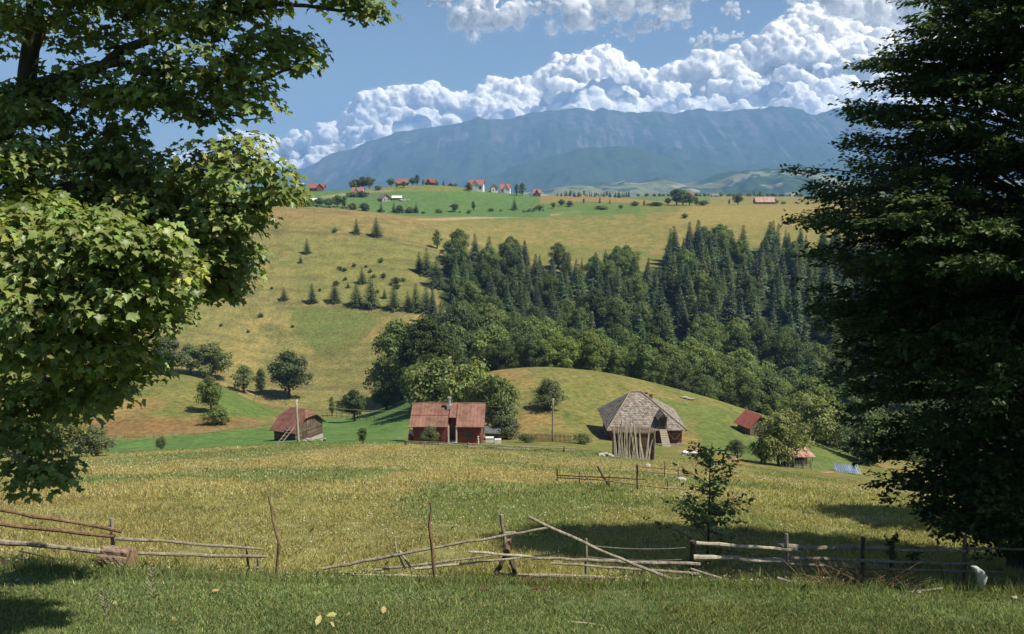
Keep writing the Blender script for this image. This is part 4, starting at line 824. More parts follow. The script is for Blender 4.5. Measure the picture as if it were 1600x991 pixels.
for a, b in ((A, R0), (B, R1), (R0, R1)): rc.tube([Vector(a) + Vector((0, 0, .03)), Vector(b) + Vector((0, 0, .05))], .10, 6)
rc.build('ridge_cap', M['greywood'], roof)
for u, dz, dy in ((1026, 4.15, .50), (1020, 4.45, .62)):
    m_ = MB(); m_.box((X(u), D_ * dy, ZE + 3.0), (.42, .42, 2.1)); m_.box((X(u), D_ * dy, ZE + 4.0), (.52, .52, .12)); m_.build('chimney', M['brown_wall'], roof)
dx, dy = X(1036), .15; dm = MB(); dm.box((dx, dy + 1.0, ZE + 1.05), (1.15, 2.0, 1.7)); dr = dm.build('dormer', M['vert_plank'], r)
m_ = MB(); m_.slab([(dx - .85, dy - .35, ZE + 1.62), (dx, dy - .45, ZE + 2.6), (dx, dy + 2.6, ZE + 2.6), (dx - .85, dy + 1.6, ZE + 1.62)], .08); m_.slab([(dx, dy - .45, ZE + 2.6), (dx + .85, dy - .35, ZE + 1.62), (dx + .85, dy + 1.6, ZE + 1.62), (dx, dy + 2.6, ZE + 2.6)], .08); m_.build('dormer_roof', M['shingle'], dr)
m_ = MB(); m_.prism([(dx - .57, ZE + 1.9), (dx + .57, ZE + 1.9), (dx, ZE + 2.48)], dy, dy + .2); m_.build('gable', M['greywood'], dr)
m_ = MB(); m_.box((dx, dy - .02, ZE + 1.0), (.8, .07, 1.25)); m_.build('hatch', M['darkwood'], dr)
for u in (962, 1058): 
    wf = MB(); wf.box((X(u), .62, .95), (.9, .1, .9)); fr = wf.build('window', M['greywood'], r); g = MB(); g.box((X(u), .555, .95), (.7, .03, .7)); g.build('pane', M['glass'], fr)
d = MB(); d.box((X(1022), .62, .6), (1.0, .1, 1.9)); d.build('door', M['darkwood'], r)
q = p; mb = MB(); mb.slab([(X(1041) - .6, -1.5, -.45), (X(1041) + .6, -1.5, -.45), (X(1036) + .5, -.15, ZE + .15), (X(1036) - .5, -.15, ZE + .15)], .08)
for j in range(9): t = (j + .5) / 9; mb.box((X(1041) + (X(1036) - X(1041)) * t, -1.5 + 1.35 * t, -.43 + (ZE + .62) * t), (1.0, .05, .05))
o = mb.build('loading_ramp', M['palewood']); o.location = q; tag(o, 'pale plank ramp leaning up to the dormer hatch of the farmhouse', 'ramp')
mb = MB(); pts = [(X(1048) + 1.5 * t, .5, 1.35 - .75 * math.sin(math.pi * t)) for t in np.linspace(0, 1, 9)]; mb.tube(pts, .03, 5); o = mb.build('rope', M['rope']); o.location = q; tag(o, 'pale rope sagging along the right wall of the farmhouse', 'rope')

# plank shed with poles leaning on it
p = at(991, 716, 60); k = p.y / F; X = lambda u: (u - 991) * k
r = tag(empty('plank_shed', p, R(0)), 'narrow grey plank shed hidden by leaning poles before the farmhouse', 'shed'); w = MB(); w.box((0, .95, 1.1), (X(1023) - X(958), 1.5, 2.9)); w.build('wall', M['plank_wall'], r)
m_ = MB(); m_.slab([(X(956), .1, 2.52), (X(1025), .1, 2.5), (X(1025), 1.9, 2.62), (X(956), 1.9, 2.66)], .08); m_.build('roof', M['plank_wall'], r)
for u in (958, 1023.5): m_ = MB(); m_.rough_pole((X(u), .05, -.4), (X(u), .05, 2.9), .08, .07); m_.build('corner_post', M['greywood'], r)
random.seed(31)
for j in range(26):
    u = 959 + 57 * (j + random.uniform(-.3, .3)) / 26; mb = MB(); hgt = random.uniform(2.9, 4.0) if j < 20 else random.uniform(1.0, 3.2); ln = random.uniform(-.45, .45)
    mb.rough_pole((0, 0, -.15), (ln, .62, hgt), random.uniform(.05, .085), .035, 6, 5, .5); o = mb.build('pole', M['palewood']); q = p + Vector((X(u), -.68, 0)); q.z = h1(q.x, q.y); o.location = q; tag(o, 'bare grey pole in the row leaning on the plank shed', 'pole', 'poles leaning on the plank shed')
p2 = at(982, 714, 60); r = tag(empty('antenna_mast', p2), 'thin pale aerial mast with short crossbars rising over the plank shed', 'antenna'); m_ = MB(); h_ = px(79, p2.y); m_.tube([(0, 0, -.3), (0, 0, h_)], .035, 6); m_.build('mast', M['tin'], r); m_ = MB()
for z, l in ((h_ - .1, .5), (h_ - .35, .8), (h_ - .6, 1.0)): m_.tube([(-l * .4, 0, z), (l, 0, z)], .02, 5)
m_.build('crossbars', M['tin'], r)

# ------------------------------------------------------------------ the barn in the dale
p = at(441, 689, 100); k = p.y / F
r = tag(empty('barn', p, R(-25)), 'weathered timber barn with dark red half hipped roof in the green dale', 'barn'); r.scale = (.74, .74, .74)
bw, bd, ze, zr = 5.4, 8.6, 1.5, 4.6                # along the eave, gable width
w = MB(); w.box((0, bd / 2, .2), (bw - 1.0, bd - 1.3, 2.7)); w.prism([(.66, 1.5), (bd - .66, 1.5), (bd / 2 + 1.2, 3.7), (bd / 2 - 1.2, 3.7)], -bw / 2 + .52, bw / 2 - .52, 'x'); w.build('wall', M['plank_wall'], r)
cx_ = bw / 2; rf = MB(); hz_ = 3.45; yA = bd / 2 - (zr - hz_) / (zr - ze) * bd / 2; yB = bd - yA
for sx in (1,): pass
rf.slab([(-cx_, 0, ze), (cx_, 0, ze), (cx_, yA, hz_), (cx_ - 1.15, bd / 2, zr), (-cx_ + 1.15, bd / 2, zr), (-cx_, yA, hz_)], .10); rf.slab([(cx_, bd, ze), (-cx_, bd, ze), (-cx_, yB, hz_), (-cx_ + 1.15, bd / 2, zr), (cx_ - 1.15, bd / 2, zr), (cx_, yB, hz_)], .10)
rf.slab([(cx_, yA, hz_), (cx_, yB, hz_), (cx_ - 1.15, bd / 2, zr)], .10); rf.slab([(-cx_, yB, hz_), (-cx_, yA, hz_), (-cx_ + 1.15, bd / 2, zr)], .10); roof = rf.build('roof', M['red_roof'], r)
dm = MB(); dm.box((1.3, .75, 1.65), (1.0, 1.3, 1.2)); dr = dm.build('dormer', M['darkwood'], r); m_ = MB(); m_.slab([(.7, -.25, 2.0), (1.9, -.25, 2.0), (1.9, 2.0, 2.75), (.7, 2.0, 2.75)], .07); m_.build('dormer_roof', M['red_roof'], dr)
m_ = MB(); m_.box((cx_ - .49, bd / 2, 2.5), (.07, 1.4, 1.5)); m_.build('hay_door', M['vert_plank'], r); m_ = MB(); m_.box((cx_ - .49, bd * .36, .35), (.07, 1.2, 1.7)); m_.build('door', M['darkwood'], r)
pb = MB(); pb.box((0, bd / 2, -.75), (bw - .9, bd - 1.2, .7)); pb.build('plinth', M['concrete'], r)
q = at(447, 693, 100); mb = MB()
for sx in (-.25, .25): mb.tube([(sx - .7, -.6, -.1), (sx + .55, .9, 1.5)], .05, 5)
for j in range(5): t = (j + .7) / 5.5; mb.tube([(-.25 - .7 + 1.25 * t, -.6 + 1.5 * t, -.1 + 1.6 * t), (.25 - .7 + 1.25 * t, -.6 + 1.5 * t, -.1 + 1.6 * t)], .035, 5)
o = mb.build('ladder', M['greywood']); o.location = q; tag(o, 'short grey wooden ladder leaning at the barn dormer', 'ladder')
lumps('stone_heap', 492, 690, [(random.uniform(-1.4, 1.4), random.uniform(-.5, .5), random.uniform(0, .2), random.uniform(.2, .38), .25, .18) for _ in range(9)], M['greywood'], 'heap of grey boards and stones at the right foot of the barn', 'stones', 100)

# ------------------------------------------------------------------ hut at the right, small open shed, sheet metal
M['bright_red_roof'] = stripes('bright red sheet roof', (.29, .085, .058), (.34, .105, .074), 2.0, .55, 1, 0, (.75, .68, .66)); p = at(1172, 681, 60); k = p.y / F
r = tag(empty('hut', p, R(21)), 'small wooden hut with a bright red sheet roof beside the fruit tree', 'hut'); r.scale = (.82, .82, .82); L_ = 4.6; w = MB(); w.box((2.3, L_ / 2, .5), (4.4, L_ - .4, 2.9)); w.prism([(.15, 1.95), (4.45, 1.95), (2.3, 3.85)], .25, L_ - .25); w.build('wall', M['vert_plank'], r)
rf = MB(); rf.slab([(-.6, L_ + .3, 1.55), (-.6, -.3, 1.55), (2.3, -.3, 4.0), (2.3, L_ + .3, 4.0)], .09); rf.slab([(2.3, L_ + .3, 4.0), (2.3, -.3, 4.0), (5.2, -.3, 1.55), (5.2, L_ + .3, 1.55)], .09); rf.build('roof', M['bright_red_roof'], r); m_ = MB(); m_.box((2.3, .17, .7), (1.0, .07, 1.8)); m_.build('door', M['darkwood'], r)
p = at(1250, 732, 55); k = p.y / F; X = lambda u: (u - 1250) * k
r = tag(empty('open_shed', p, R(4)), 'low open shed with rusty pinkish sheet roof under the fruit tree', 'shed'); m_ = MB(); m_.slab([(X(1222), -.2, 1.55), (X(1275), -.2, 1.45), (X(1272), 2.2, 2.0), (X(1224), 2.2, 2.1)], .07); m_.build('roof', M['rust_pink'], r)
for u in (1226, 1240, 1256, 1270): m_ = MB(); m_.rough_pole((X(u), 0, -.4), (X(u), 0, 1.45), .06, .05); m_.build('post', M['palewood'], r)
m_ = MB()
for j in range(16): u = 1228 + 42 * j / 16; m_.box((X(u), .1, .5), (.10, .03, random.uniform(.9, 1.2)))
m_.build('slats', M['palewood'], r); m_ = MB(); m_.box((X(1248), 1.6, .6), (X(1270) - X(1226), .1, 1.6)); m_.build('back_wall', M['darkwood'], r)
q = at(1283, 735, 50); mb = MB(); mb.rough_pole((.15, 0, -.05), (-.75, .4, 1.15), .05, .04); o = mb.build('pole', M['palewood']); o.location = q; tag(o, 'pale pole leaning beside the low open shed', 'pole')
q = at(1290, 739, 50); mb = MB(); mb.box((0, 0, .05), (1.9, .45, .08), R(4)); o = mb.build('board', M['rust_pink']); o.location = q; tag(o, 'pinkish board lying on the grass right of the open shed', 'board')
q = at(1326, 740, 50); mb = MB(); nx = 22
for j in range(nx): a, b = -1.6 + 3.2 * j / nx, -1.6 + 3.2 * (j + 1) / nx; mb.slab([(a, -.2, .10 + .05 * (j % 2)), (b, -.2, .10 + .05 * ((j + 1) % 2)), (b - .3, 2.0, .62 + .05 * ((j + 1) % 2)), (a - .3, 2.0, .62 + .05 * (j % 2))], .02)
o = mb.build('metal_sheet', M['sheet_metal']); o.location = q; o.rotation_euler = (0, 0, R(-14)); tag(o, 'blue grey corrugated metal sheeting lying low beside the beech branches', 'sheet')
lumps('scrap_heap', 1078, 712, [(random.uniform(-1.0, 1.0), random.uniform(-.3, .4), random.uniform(.05, .5), random.uniform(.15, .42), .3, random.uniform(.1, .22)) for _ in range(14)], M['white_paint'], 'heap of whitish scrap in the grass right of the farmhouse ramp', 'scrap')
lumps('stone_heap', 946, 713, [(random.uniform(-.8, .8), random.uniform(-.3, .3), random.uniform(0, .2), random.uniform(.15, .35), .25, .16) for _ in range(9)], M['concrete'], 'little heap of pale stones left of the plank shed', 'stones')
lumps('log_pile', 1074, 624, [(random.uniform(-.9, .9), random.uniform(-.3, .3), random.uniform(.05, .5), random.uniform(.4, .7), .25, .16) for _ in range(8)], M['palewood'], 'pile of pale split wood alone on the knoll above the farmhouse', 'wood pile', 60)
lumps('stone', 1148, 720, [(0, 0, .12, .45, .3, .2), (.4, .1, .1, .2, .2, .15)], M['rust_pink'], 'pinkish flat stone in the meadow left of the fruit tree', 'stone', 55)
for (u, v, s, l) in [(1012, 730, .3, 'pale stone among the middle fence rails'), (1065, 752, .25, 'pale stone below the right end of the middle fence')]: lumps('stone', u, v, [(0, 0, s * .4, s, s * .8, s * .6)], M['concrete'], l, 'stone', 30)

# ------------------------------------------------------------------ posts and wires of the power line
for (u, v, hp, lab, lean) in [(863.5, 690, 71, 'plain wooden power pole standing by the garden behind the picket fence', 0), (466.5, 692, 71, 'pale power pole standing right in front of the barn', -.1)]:
    p = at(u, v, 60); h_ = px(hp, p.y); r = tag(empty('utility_pole', p), lab, 'pole', 'power poles'); m_ = MB(); m_.rough_pole((0, 0, -.4), (lean, 0, h_), .15, .10, 9, 6, .1); m_.build('post', M['greywood'] if u > 700 else M['palewood'], r, True); m_ = MB(); m_.tube([(lean - .12, 0, h_ - .2), (lean + .12, 0, h_ - .2)], .03, 6); m_.tube([(lean + .12, 0, h_ - .22), (lean + .12, 0, h_ - .02)], .05, 6); m_.build('insulator', M['white_paint'], r)
def wire(a, b, sag, rad, label):
    mb = MB(); a, b = Vector(a), Vector(b); mb.tube([a.lerp(b, t) - Vector((0, 0, sag * 4 * t * (1 - t))) for t in np.linspace(0, 1, 13)], rad, 4); tag(mb.build('power_wire', M['wire']), label, 'wire')
pa = at(466.5, 692, 60); wire(pa + Vector((-.1, 0, px(69, pa.y))), pt(641, 641, 103), .5, .018, 'thin power wire from the barn pole to the red house'); pb_ = at(863.5, 690, 60); wire(pb_ + Vector((.1, 0, px(69, pb_.y))), pt(757, 634, 106), .5, .015, 'thin power wire from the garden pole to the red house')
wire(pa + Vector((-.1, 0, px(69, pa.y))), pt(300, 655, 150), .8, .015, 'thin power wire running left from the barn pole')

# ------------------------------------------------------------------ far village on the green hill
def farhouse(name, u, v, wpx, wall, eave, rise, depth, rz, wm, rm, label, ymin=560, gable='x', dorm=None, wins=3, chim=1, cat='house'):
    """wpx across; eave and rise in photo pixels; ridge along x (or gable facing us)"""
    p = at(u, v, ymin); k = p.y / F; W = wpx * k; E = eave * k; Rr = rise * k; r = tag(empty(name, p, R(rz)), label, cat); w = MB(); w.box((0, depth / 2, E / 2 - 1), (W * .92, depth * .92, E + 2)); o = W / 2; rf = MB()
    if gable == 'x':
        w.prism([(.06 * depth, E), (.94 * depth, E), (depth / 2, E + Rr * .92)], -W * .45, W * .45, 'x'); rf.slab([(-o, -.3, E - .15), (o, -.3, E - .15), (o, depth / 2, E + Rr), (-o, depth / 2, E + Rr)], .2); rf.slab([(o, depth + .3, E - .15), (-o, depth + .3, E - .15), (-o, depth / 2, E + Rr), (o, depth / 2, E + Rr)], .2)
    else:
        w.prism([(-W * .45, E), (W * .45, E), (0, E + Rr * .92)], .05 * depth, .95 * depth); rf.slab([(-o - .3, depth + .3, E - .2), (-o - .3, -.4, E - .2), (0, -.4, E + Rr), (0, depth + .3, E + Rr)], .2); rf.slab([(0, depth + .3, E + Rr), (0, -.4, E + Rr), (o + .3, -.4, E - .2), (o + .3, depth + .3, E - .2)], .2)
    w.build('wall', wm, r); roof = rf.build('roof', rm, r)
    if dorm is not None:
        g = MB(); dw = W * .42; g.box((dorm * W, 0.6, E * .5 + .3), (dw * .85, 1.6, E + .6)); g.prism([(dorm * W - dw * .42, E + .6), (dorm * W + dw * .42, E + .6), (dorm * W, E + Rr * .85)], -.2, 1.4); gb = g.build('gable', wm, r)
        g = MB(); g.slab([(dorm * W - dw * .55, depth * .4, E + .2), (dorm * W - dw * .55, -.6, E + .2), (dorm * W, -.6, E + Rr), (dorm * W, depth * .5, E + Rr)], .2); g.slab([(dorm * W, depth * .5, E + Rr), (dorm * W, -.6, E + Rr), (dorm * W + dw * .55, -.6, E + .2), (dorm * W + dw * .55, depth * .4, E + .2)], .2); g.build('gable_roof', rm, gb)
    for j in range(wins): g = MB(); g.box((W * .8 * ((j + .5) / wins - .5), depth * .04 - .06, E * .55), (W * .12, .14, E * .38)); g.build('window', M['glass'], r)
    if chim: g = MB(); g.box((W * .2, depth * .55, E + Rr), (.7, .7, 1.6)); g.build('chimney', M['concrete'], roof)
    return r
wh, pk, tl, br, gy_, cr = M['white_paint'], M['pink_roof'], M['tile_roof'], M['brown_wall'], M['concrete'], M['cream_wall']
farhouse('house', 743, 299, 25, wh, 9.5, 8, 8, -8, wh, pk, 'large white house with pinkish red roof and centre gable on the hilltop', 640, 'x', -.02, 4)
farhouse('house', 773, 301, 11, cr, 7, 6, 8, 10, cr, pk, 'small cream house with red roof, left of the close white pair', 640, 'y', None, 2); farhouse('house', 789, 302, 16, wh, 7, 7, 8, -6, wh, pk, 'white house with bright red roof, right of the close pair', 640, 'x', .1, 3)
farhouse('house', 628, 284, 20, br, 3.5, 7, 9, 4, br, tl, 'brown log house with broad hipped red roof on the crest among trees', 640); farhouse('house', 671, 282, 17, br, 4, 6, 8, -12, br, tl, 'dark log house with front gable at the very top of the green hill', 640, 'x', -.1)
farhouse('hut', 704, 284, 8, br, 2, 3, 4, 0, br, M['shingle'], 'tiny dark hut on the hilltop right of the log house', 640, 'y', None, 1, 0, 'hut'); farhouse('house', 493, 297, 27, br, 5, 7, 9, 3, br, tl, 'long reddish brown house at the far left edge of the village', 600, 'x', .25, 3, 1); farhouse('house', 558, 307, 19, br, 6, 8, 8, -4, wh, pk, 'cottage with bright red roof and front gable above the green slope', 560, 'x', -.05, 3)
farhouse('ruined_house', 604, 315, 15, gy_, 5, 7, 9, 30, gy_, M['shingle'], 'grey stone house with steep gable beside rubble on the green slope', 560, 'y', None, 2, 0); farhouse('shed', 620, 313, 16, gy_, 4.0, 3, 6, 4, gy_, wh, 'long low shed with white roof joined to the grey stone house', 560, 'x', None, 2, 0, 'shed')
lumps('rubble_heap', 633, 314, [(random.uniform(-4, 4), random.uniform(-1, 1), random.uniform(0, .6), random.uniform(.6, 1.3), .8, .7) for _ in range(14)], gy_, 'grey rubble heap at the right of the white roofed shed', 'rubble', 560)
farhouse('shed', 490, 318, 15, wh, 5, 3, 6, -14, wh, wh, 'low white building half hidden by bushes at the left of the village', 560, 'x', None, 2, 0, 'shed'); farhouse('house', 839, 307, 12, br, 5, 6, 8, 0, br, pk, 'small house with red roof just right of the tall village trees', 640, 'x', 0, 2); farhouse('long_barn', 1196, 319, 31, br, 3.2, 7.5, 10, 2, br, M['rust_pink'], 'long low barn with pale red roof on the far hay field', 600, 'x', None, 0, 0, 'barn')
farhouse('house', 1080, 308, 10, wh, 3, 4, 8, 5, wh, tl, 'tiny far house with brown roof beyond the round wood', 760, 'x', None, 1, 0); farhouse('house', 1118, 308, 12, wh, 2.5, 3, 8, -5, wh, M['shingle'], 'tiny far grey roofed house above the hay field', 760, 'x', None, 1, 0)
TV = [(556, 288, 16, 1.3, 'left round tree of the clump by the first village crest', 0), (567, 287, 18, 1.2, 'middle round tree of the clump by the first village crest', 0), (577, 288, 17, 1.1, 'right round tree of the clump by the first village crest', 0), (611, 285, 12, 1.3, 'round tree left of the hipped log house', 0), (652, 287, 17, 1.1, 'tall leafy tree between the two crest houses', 1), (645, 289, 11, 1.2, 'lower tree leaning to the tall one between the crest houses', 0), (661, 290, 10, 1, 'slim tree right of the tall one between the crest houses', 1), (693, 289, 10, 1, 'single spruce near the tiny hilltop hut', 2), (620, 294, 9, 1, 'dark bush tree below the hipped log house', 1), (631, 293, 9, 1.2, 'second dark bush tree below the hipped log house', 0), (712, 288, 5, 1, 'little round bush right of the tiny hut', 3), (682, 290, 5, 1, 'little round bush left of the single crest spruce', 3), (807, 306, 19, .9, 'left tree of the tall village pair', 1), (816, 306, 21, 1, 'right and taller tree of the tall village pair', 1), (733, 299, 14, .8, 'dark tree behind the left wall of the large white house', 0),
 (804, 328, 20, 1.3, 'dark spruce at the right end of the row under the green hill', 2), (740, 329, 15, 1.0, 'upright tree in the row under the green hill, left of the end spruce', 1), (711, 331, 12, 1.5, 'round bush in the row under the green hill', 0), (650, 333, 16, 1.4, 'leafy dark tree right of three in the row under the green slope', 2), (640, 333, 9, 1.4, 'low bush at the left of the leafy dark tree', 3), (615, 332, 17, 1.1, 'slim tree in the middle of the row under the rubble heap', 2), (624, 333, 12, 1.4, 'round bush touching the slim row tree', 0), (596, 332, 18, 1.1, 'spruce below the grey stone house', 2), (569, 330, 12, 1.5, 'round bush at the right end of the hedge under the red cottage', 0), (552, 328, 11, 1.4, 'round bush in the hedge under the red cottage', 0), (538, 325, 19, 1.1, 'taller tree in the hedge below the red cottage', 1), (527, 324, 18, 1.2, 'leafy tree left in the hedge below the red cottage', 0), (514, 324, 13, 1.5, 'pale round bush left of the hedge trees', 0), (500, 322, 12, 1.6, 'wide bush below the low white building', 0), (478, 322, 9, 2.4, 'flat thicket at the left village edge', 3), (468, 316, 14, 1.0, 'tree at the left village edge above the maple sprays', 1), (685, 333, 6, 1.2, 'tiny bush alone in the row under the green hill', 3), (551, 308, 8, 1.6, 'dark bush left of the red cottage', 3), (566, 308, 9, 1.4, 'dark bush right of the red cottage', 3), (843, 327, 7, 1.6, 'low bush pair at the right foot of the green hill', 3), (591, 297, 6, 1.4, 'small bush beside the village track', 3),
 (877, 322, 10, 1.2, 'round bush on the far brown knoll, left side', 0), (890, 323, 9, 1.4, 'wide round bush on the far brown knoll', 0), (937, 317, 13, .8, 'slim spruce on the far brown knoll', 2), (953, 318, 8, .9, 'small spruce right on the far brown knoll', 2), (912, 318, 8, 1, 'thin pale tree on the far brown knoll', 1), (865, 326, 9, 1, 'round bush at the foot of the far brown knoll', 0), (940, 327, 5, 3, 'low dark hedge on the strip below the brown knoll', 3), (970, 327, 7, 1.3, 'round bush at the right of the low dark hedge', 0), (1006, 323, 10, 1, 'dark tree by the right foot of the brown knoll', 1), (992, 322, 7, 1.6, 'bush left of the dark tree by the knoll foot', 3), (1025, 322, 6, 3, 'long low thicket left of the round wood', 3),
 (1044, 320, 10, 1.2, 'low tree at the left end of the round wood', 0), (1057, 321, 24, 1.2, 'tallest tree of the round wood beyond the fields', 0), (1067, 321, 23, 1.2, 'second tall tree of the round wood beyond the fields', 0), (1077, 321, 17, 1.2, 'third tree of the round wood, lower on the right', 0), (1088, 321, 13, 1.2, 'last tree of the round wood at its right end', 1), (1098, 321, 7, 2, 'bush tailing off to the right of the round wood', 3), (1153, 320, 16, 1.35, 'lone spreading tree on the far hay field', 0), (1139, 320, 9, 1.0, 'small tree left of the lone spreading tree', 1), (1178, 308, 10, .9, 'left spruce of the dark far pair on the horizon', 1), (1188, 308, 10, 1.1, 'right spruce of the dark far pair on the horizon', 1), (1210, 319, 7, 1.2, 'bush at the right gable of the long barn', 3), (1224, 319, 4, 2, 'low bush beyond the right gable of the long barn', 3), (1070, 341, 7, 1.3, 'small bush at the upper corner of the forest field', 3)]
KIND = [OAKJ, TBJ, SPRJ, SHRJ]; NM = ['tree', 'tree', 'spruce_tree', 'bush']; random.seed(17)
for (u, v, hp, w, lab, kd) in TV:
    p = at(u, v, 700 if v < 312 and u > 1000 else 520); small(NM[kd], random.choice(KIND[kd]), p, px(hp * 1.02, p.y), lab, 'bush' if kd == 3 else 'spruce' if kd == 2 else 'tree', 'village trees', w)
for j in range(34):
    u = 872 + 110 * j / 33 + random.uniform(-1.5, 1.5); p = at(u, 307 + random.uniform(-1, 1), 700); small('spruce_tree', random.choice(SPRJ + TBJ[:1]), p, px(random.uniform(5, 10) * (1.25 if u > 960 else 1), p.y), 'dark tree in the far line along the crest of the brown knoll', 'tree', 'far tree line')
for j in range(40):
    u = 1000 + 250 * j / 39 + random.uniform(-3, 3); p = at(u, 307, 860); small('bush', random.choice(SHRJ + OAKJ[:1]), p, px(random.uniform(3, 6), p.y), 'small dark bush in the broken far line behind the hay field', 'bush', 'far bushes')
# weeds along the banks of the village
for j in range(46):
    u = random.uniform(455, 860); v = np.interp(u, [455, 560, 650, 860], [322, 330, 334, 331]) + random.uniform(-3, 1); p = at(u, v, 520); small('bush', random.choice(SHRJ), p, px(random.uniform(2, 5), p.y), 'low dark bush along the field edge under the village', 'bush', 'bushes along the field edge', 1.3)

# ------------------------------------------------------------------ field fences in the dale
def field_fence(pts, label, n, hgt=1.0, rails=2, mat='darkwood', y=90, name='field_fence', r_=.05):
    G0 = [at(u, v, y) for u, v in pts]; r = tag(empty(name, G0[0]), label, 'fence'); inv = -G0[0]; P = []
    L = [0]; 
    for a, b in zip(G0, G0[1:]): L.append(L[-1] + (b - a).length)
    for j in range(n):
        s = L[-1] * j / (n - 1); i = max(i for i in range(len(L)) if L[i] <= s + 1e-6); i = min(i, len(G0) - 2); q = G0[i].lerp(G0[i + 1], (s - L[i]) / (L[i + 1] - L[i])); q.z = h1(q.x, q.y); P.append(q)
        m_ = MB(); m_.rough_pole(q + inv - Vector((0, 0, .3)), q + inv + Vector((random.uniform(-.06, .06), 0, hgt * random.uniform(.9, 1.12))), r_ * 1.2, r_ * .9, 6, 2); m_.build('post', M[mat], r)
    for a in range(rails):
        m_ = MB(); m_.tube([q + inv + Vector((0, -.06, hgt * (.45 + .42 * a) + random.uniform(-.05, .05))) for q in P], r_ * .7, 5); m_.build('rail', M[mat], r)
field_fence([(180, 685), (260, 683), (330, 677), (400, 668), (440, 662)], 'low pole fence between the brown strip and the green dale', 26, .7, 2, 'greywood', r_=.035); field_fence([(425, 618), (470, 645), (520, 652), (560, 656), (612, 660)], 'wire fence line down the dale below the large round tree', 22, 1.0, 1)
field_fence([(322, 600), (355, 612), (400, 618), (430, 630)], 'short fence along the tree row above the barn', 12, 1.0, 1)
def rails(name, label, y0, rl, posts, mat='greywood', r_=.05, cat='fence', origin=None, yoff=None):
    """fence of loose rails: rails (u0, v0, u1, v1, px thickness, material, depth shift), posts (u, vtop, vbase, px, material)"""
    f = (lambda u: y0) if not callable(y0) else y0; o0 = pt(rl[0][0], rl[0][1], f(rl[0][0])) if not posts else at(posts[0][0], posts[0][2], 8); r = tag(empty(name, o0), label, cat)
    for q in posts:
        u, vt, vb, th = q[:4]; m = q[4] if len(q) > 4 else mat; ut = q[5] if len(q) > 5 else u; b = pt(u, vb, f(u)); b.z = h1(b.x, b.y); t_ = pt(ut, vt, f(u)); rr = px(th, b.y) / 2; mb = MB(); mb.rough_pole(b - Vector((0, 0, .3)) - o0, t_ - o0, rr * 1.1, rr * .85, 8, 6, .45); mb.build('post', M[m], r)
    for q in rl:
        u0, v0, u1, v1, th = q[:5]; m = q[5] if len(q) > 5 and q[5] else mat; dy = q[6] if len(q) > 6 else -.08; a = pt(u0, v0, f(u0) + dy); b = pt(u1, v1, f(u1) + dy); rr = px(th, a.y) * .42; mb = MB(); mb.rough_pole(a - o0, b - o0, rr * 1.08, rr * .88, 8, 9, .55); mb.build('rail', M[m], r)
    return r
yr = lambda u: at(u, 703, 60).y - .2
rails('rail_fence', 'long low fence of pale rails across the front of the red house', lambda u: at(u, np.interp(u, [632, 732, 900], [696, 702, 707]), 55).y, [(632, 689, 733, 693.5, 1.7), (730, 693.3, 816, 697.3, 1.7), (632, 692, 731, 697.5, 1.5), (731, 698, 836, 703, 1.7), (814, 698, 899, 700.5, 1.7), (836, 702.5, 899, 703.5, 1.5)], [(633, 687.5, 696, 2.4, 'darkwood'), (664, 690, 698, 1.5), (686, 690.5, 699.5, 1.6), (732, 692, 702.5, 2.2), (772, 695, 704, 1.7), (815, 697, 706, 1.8), (836, 699, 707, 1.7), (881, 698, 708, 2.4, 'darkwood')])
q = at(747.5, 696, 60); mb = MB(); mb.rough_pole((0, 0, -.2), (0, 0, 1.0), .09, .08); o = mb.build('short_post', M['cream_wall']); o.location = q; tag(o, 'short cream post by itself before the right part of the red house', 'post')
p = at(826, 690, 60); r = tag(empty('picket_fence', p), 'dark brown picket fence enclosing the garden at the tall pole', 'fence'); k = p.y / F
for j in range(34):
    u = 826 + 66 * j / 33; q = col_at(u, p.y + .2 * math.sin(u)); m_ = MB(); hh = random.uniform(.95, 1.15); m_.box((q.x - p.x, q.y - p.y, q.z - p.z + hh / 2 - .1), (.09, .03, hh + .2), random.uniform(-.1, .1)); m_.build('picket', M['brownwood'], r)
for dz in (.35, .9): m_ = MB(); m_.tube([tuple(col_at(u, p.y) - p + Vector((0, .04, dz))) for u in np.linspace(825, 893, 8)], .04, 5); m_.build('rail', M['brownwood'], r)
ym = lambda u: at(u, np.interp(u, [870, 1000, 1080], [752, 766, 770]), 25).y
rails('rail_fence', 'broken dark rail fence in the meadow, its near line with three rails', ym, [(872, 743, 1009, 749, 2.2, 'brownwood'), (872, 746.5, 936, 750, 1.8, 'darkwood'), (936, 750, 1044, 764, 2.2, 'greywood'), (1040, 762.5, 1082, 765, 2, 'greywood')], [(870, 732, 754, 2.6, 'darkwood'), (905, 738, 757, 1.6, 'darkwood'), (952, 742, 762, 1.8, 'darkwood'), (996, 727, 768, 2.8, 'darkwood'), (1043, 752, 772, 2, 'darkwood')])
yb = lambda u: at(u, 747, 30).y
rails('rail_fence', 'second dark rail fence of two rails just behind the broken one', yb, [(994, 729, 1082, 736, 2.2, 'brownwood'), (994, 735.5, 1078, 743, 2.2, 'brownwood')], [(995, 725, 745, 2.2, 'darkwood'), (1039, 721, 747, 1.6, 'darkwood'), (1060, 731, 748, 1.8, 'darkwood')])
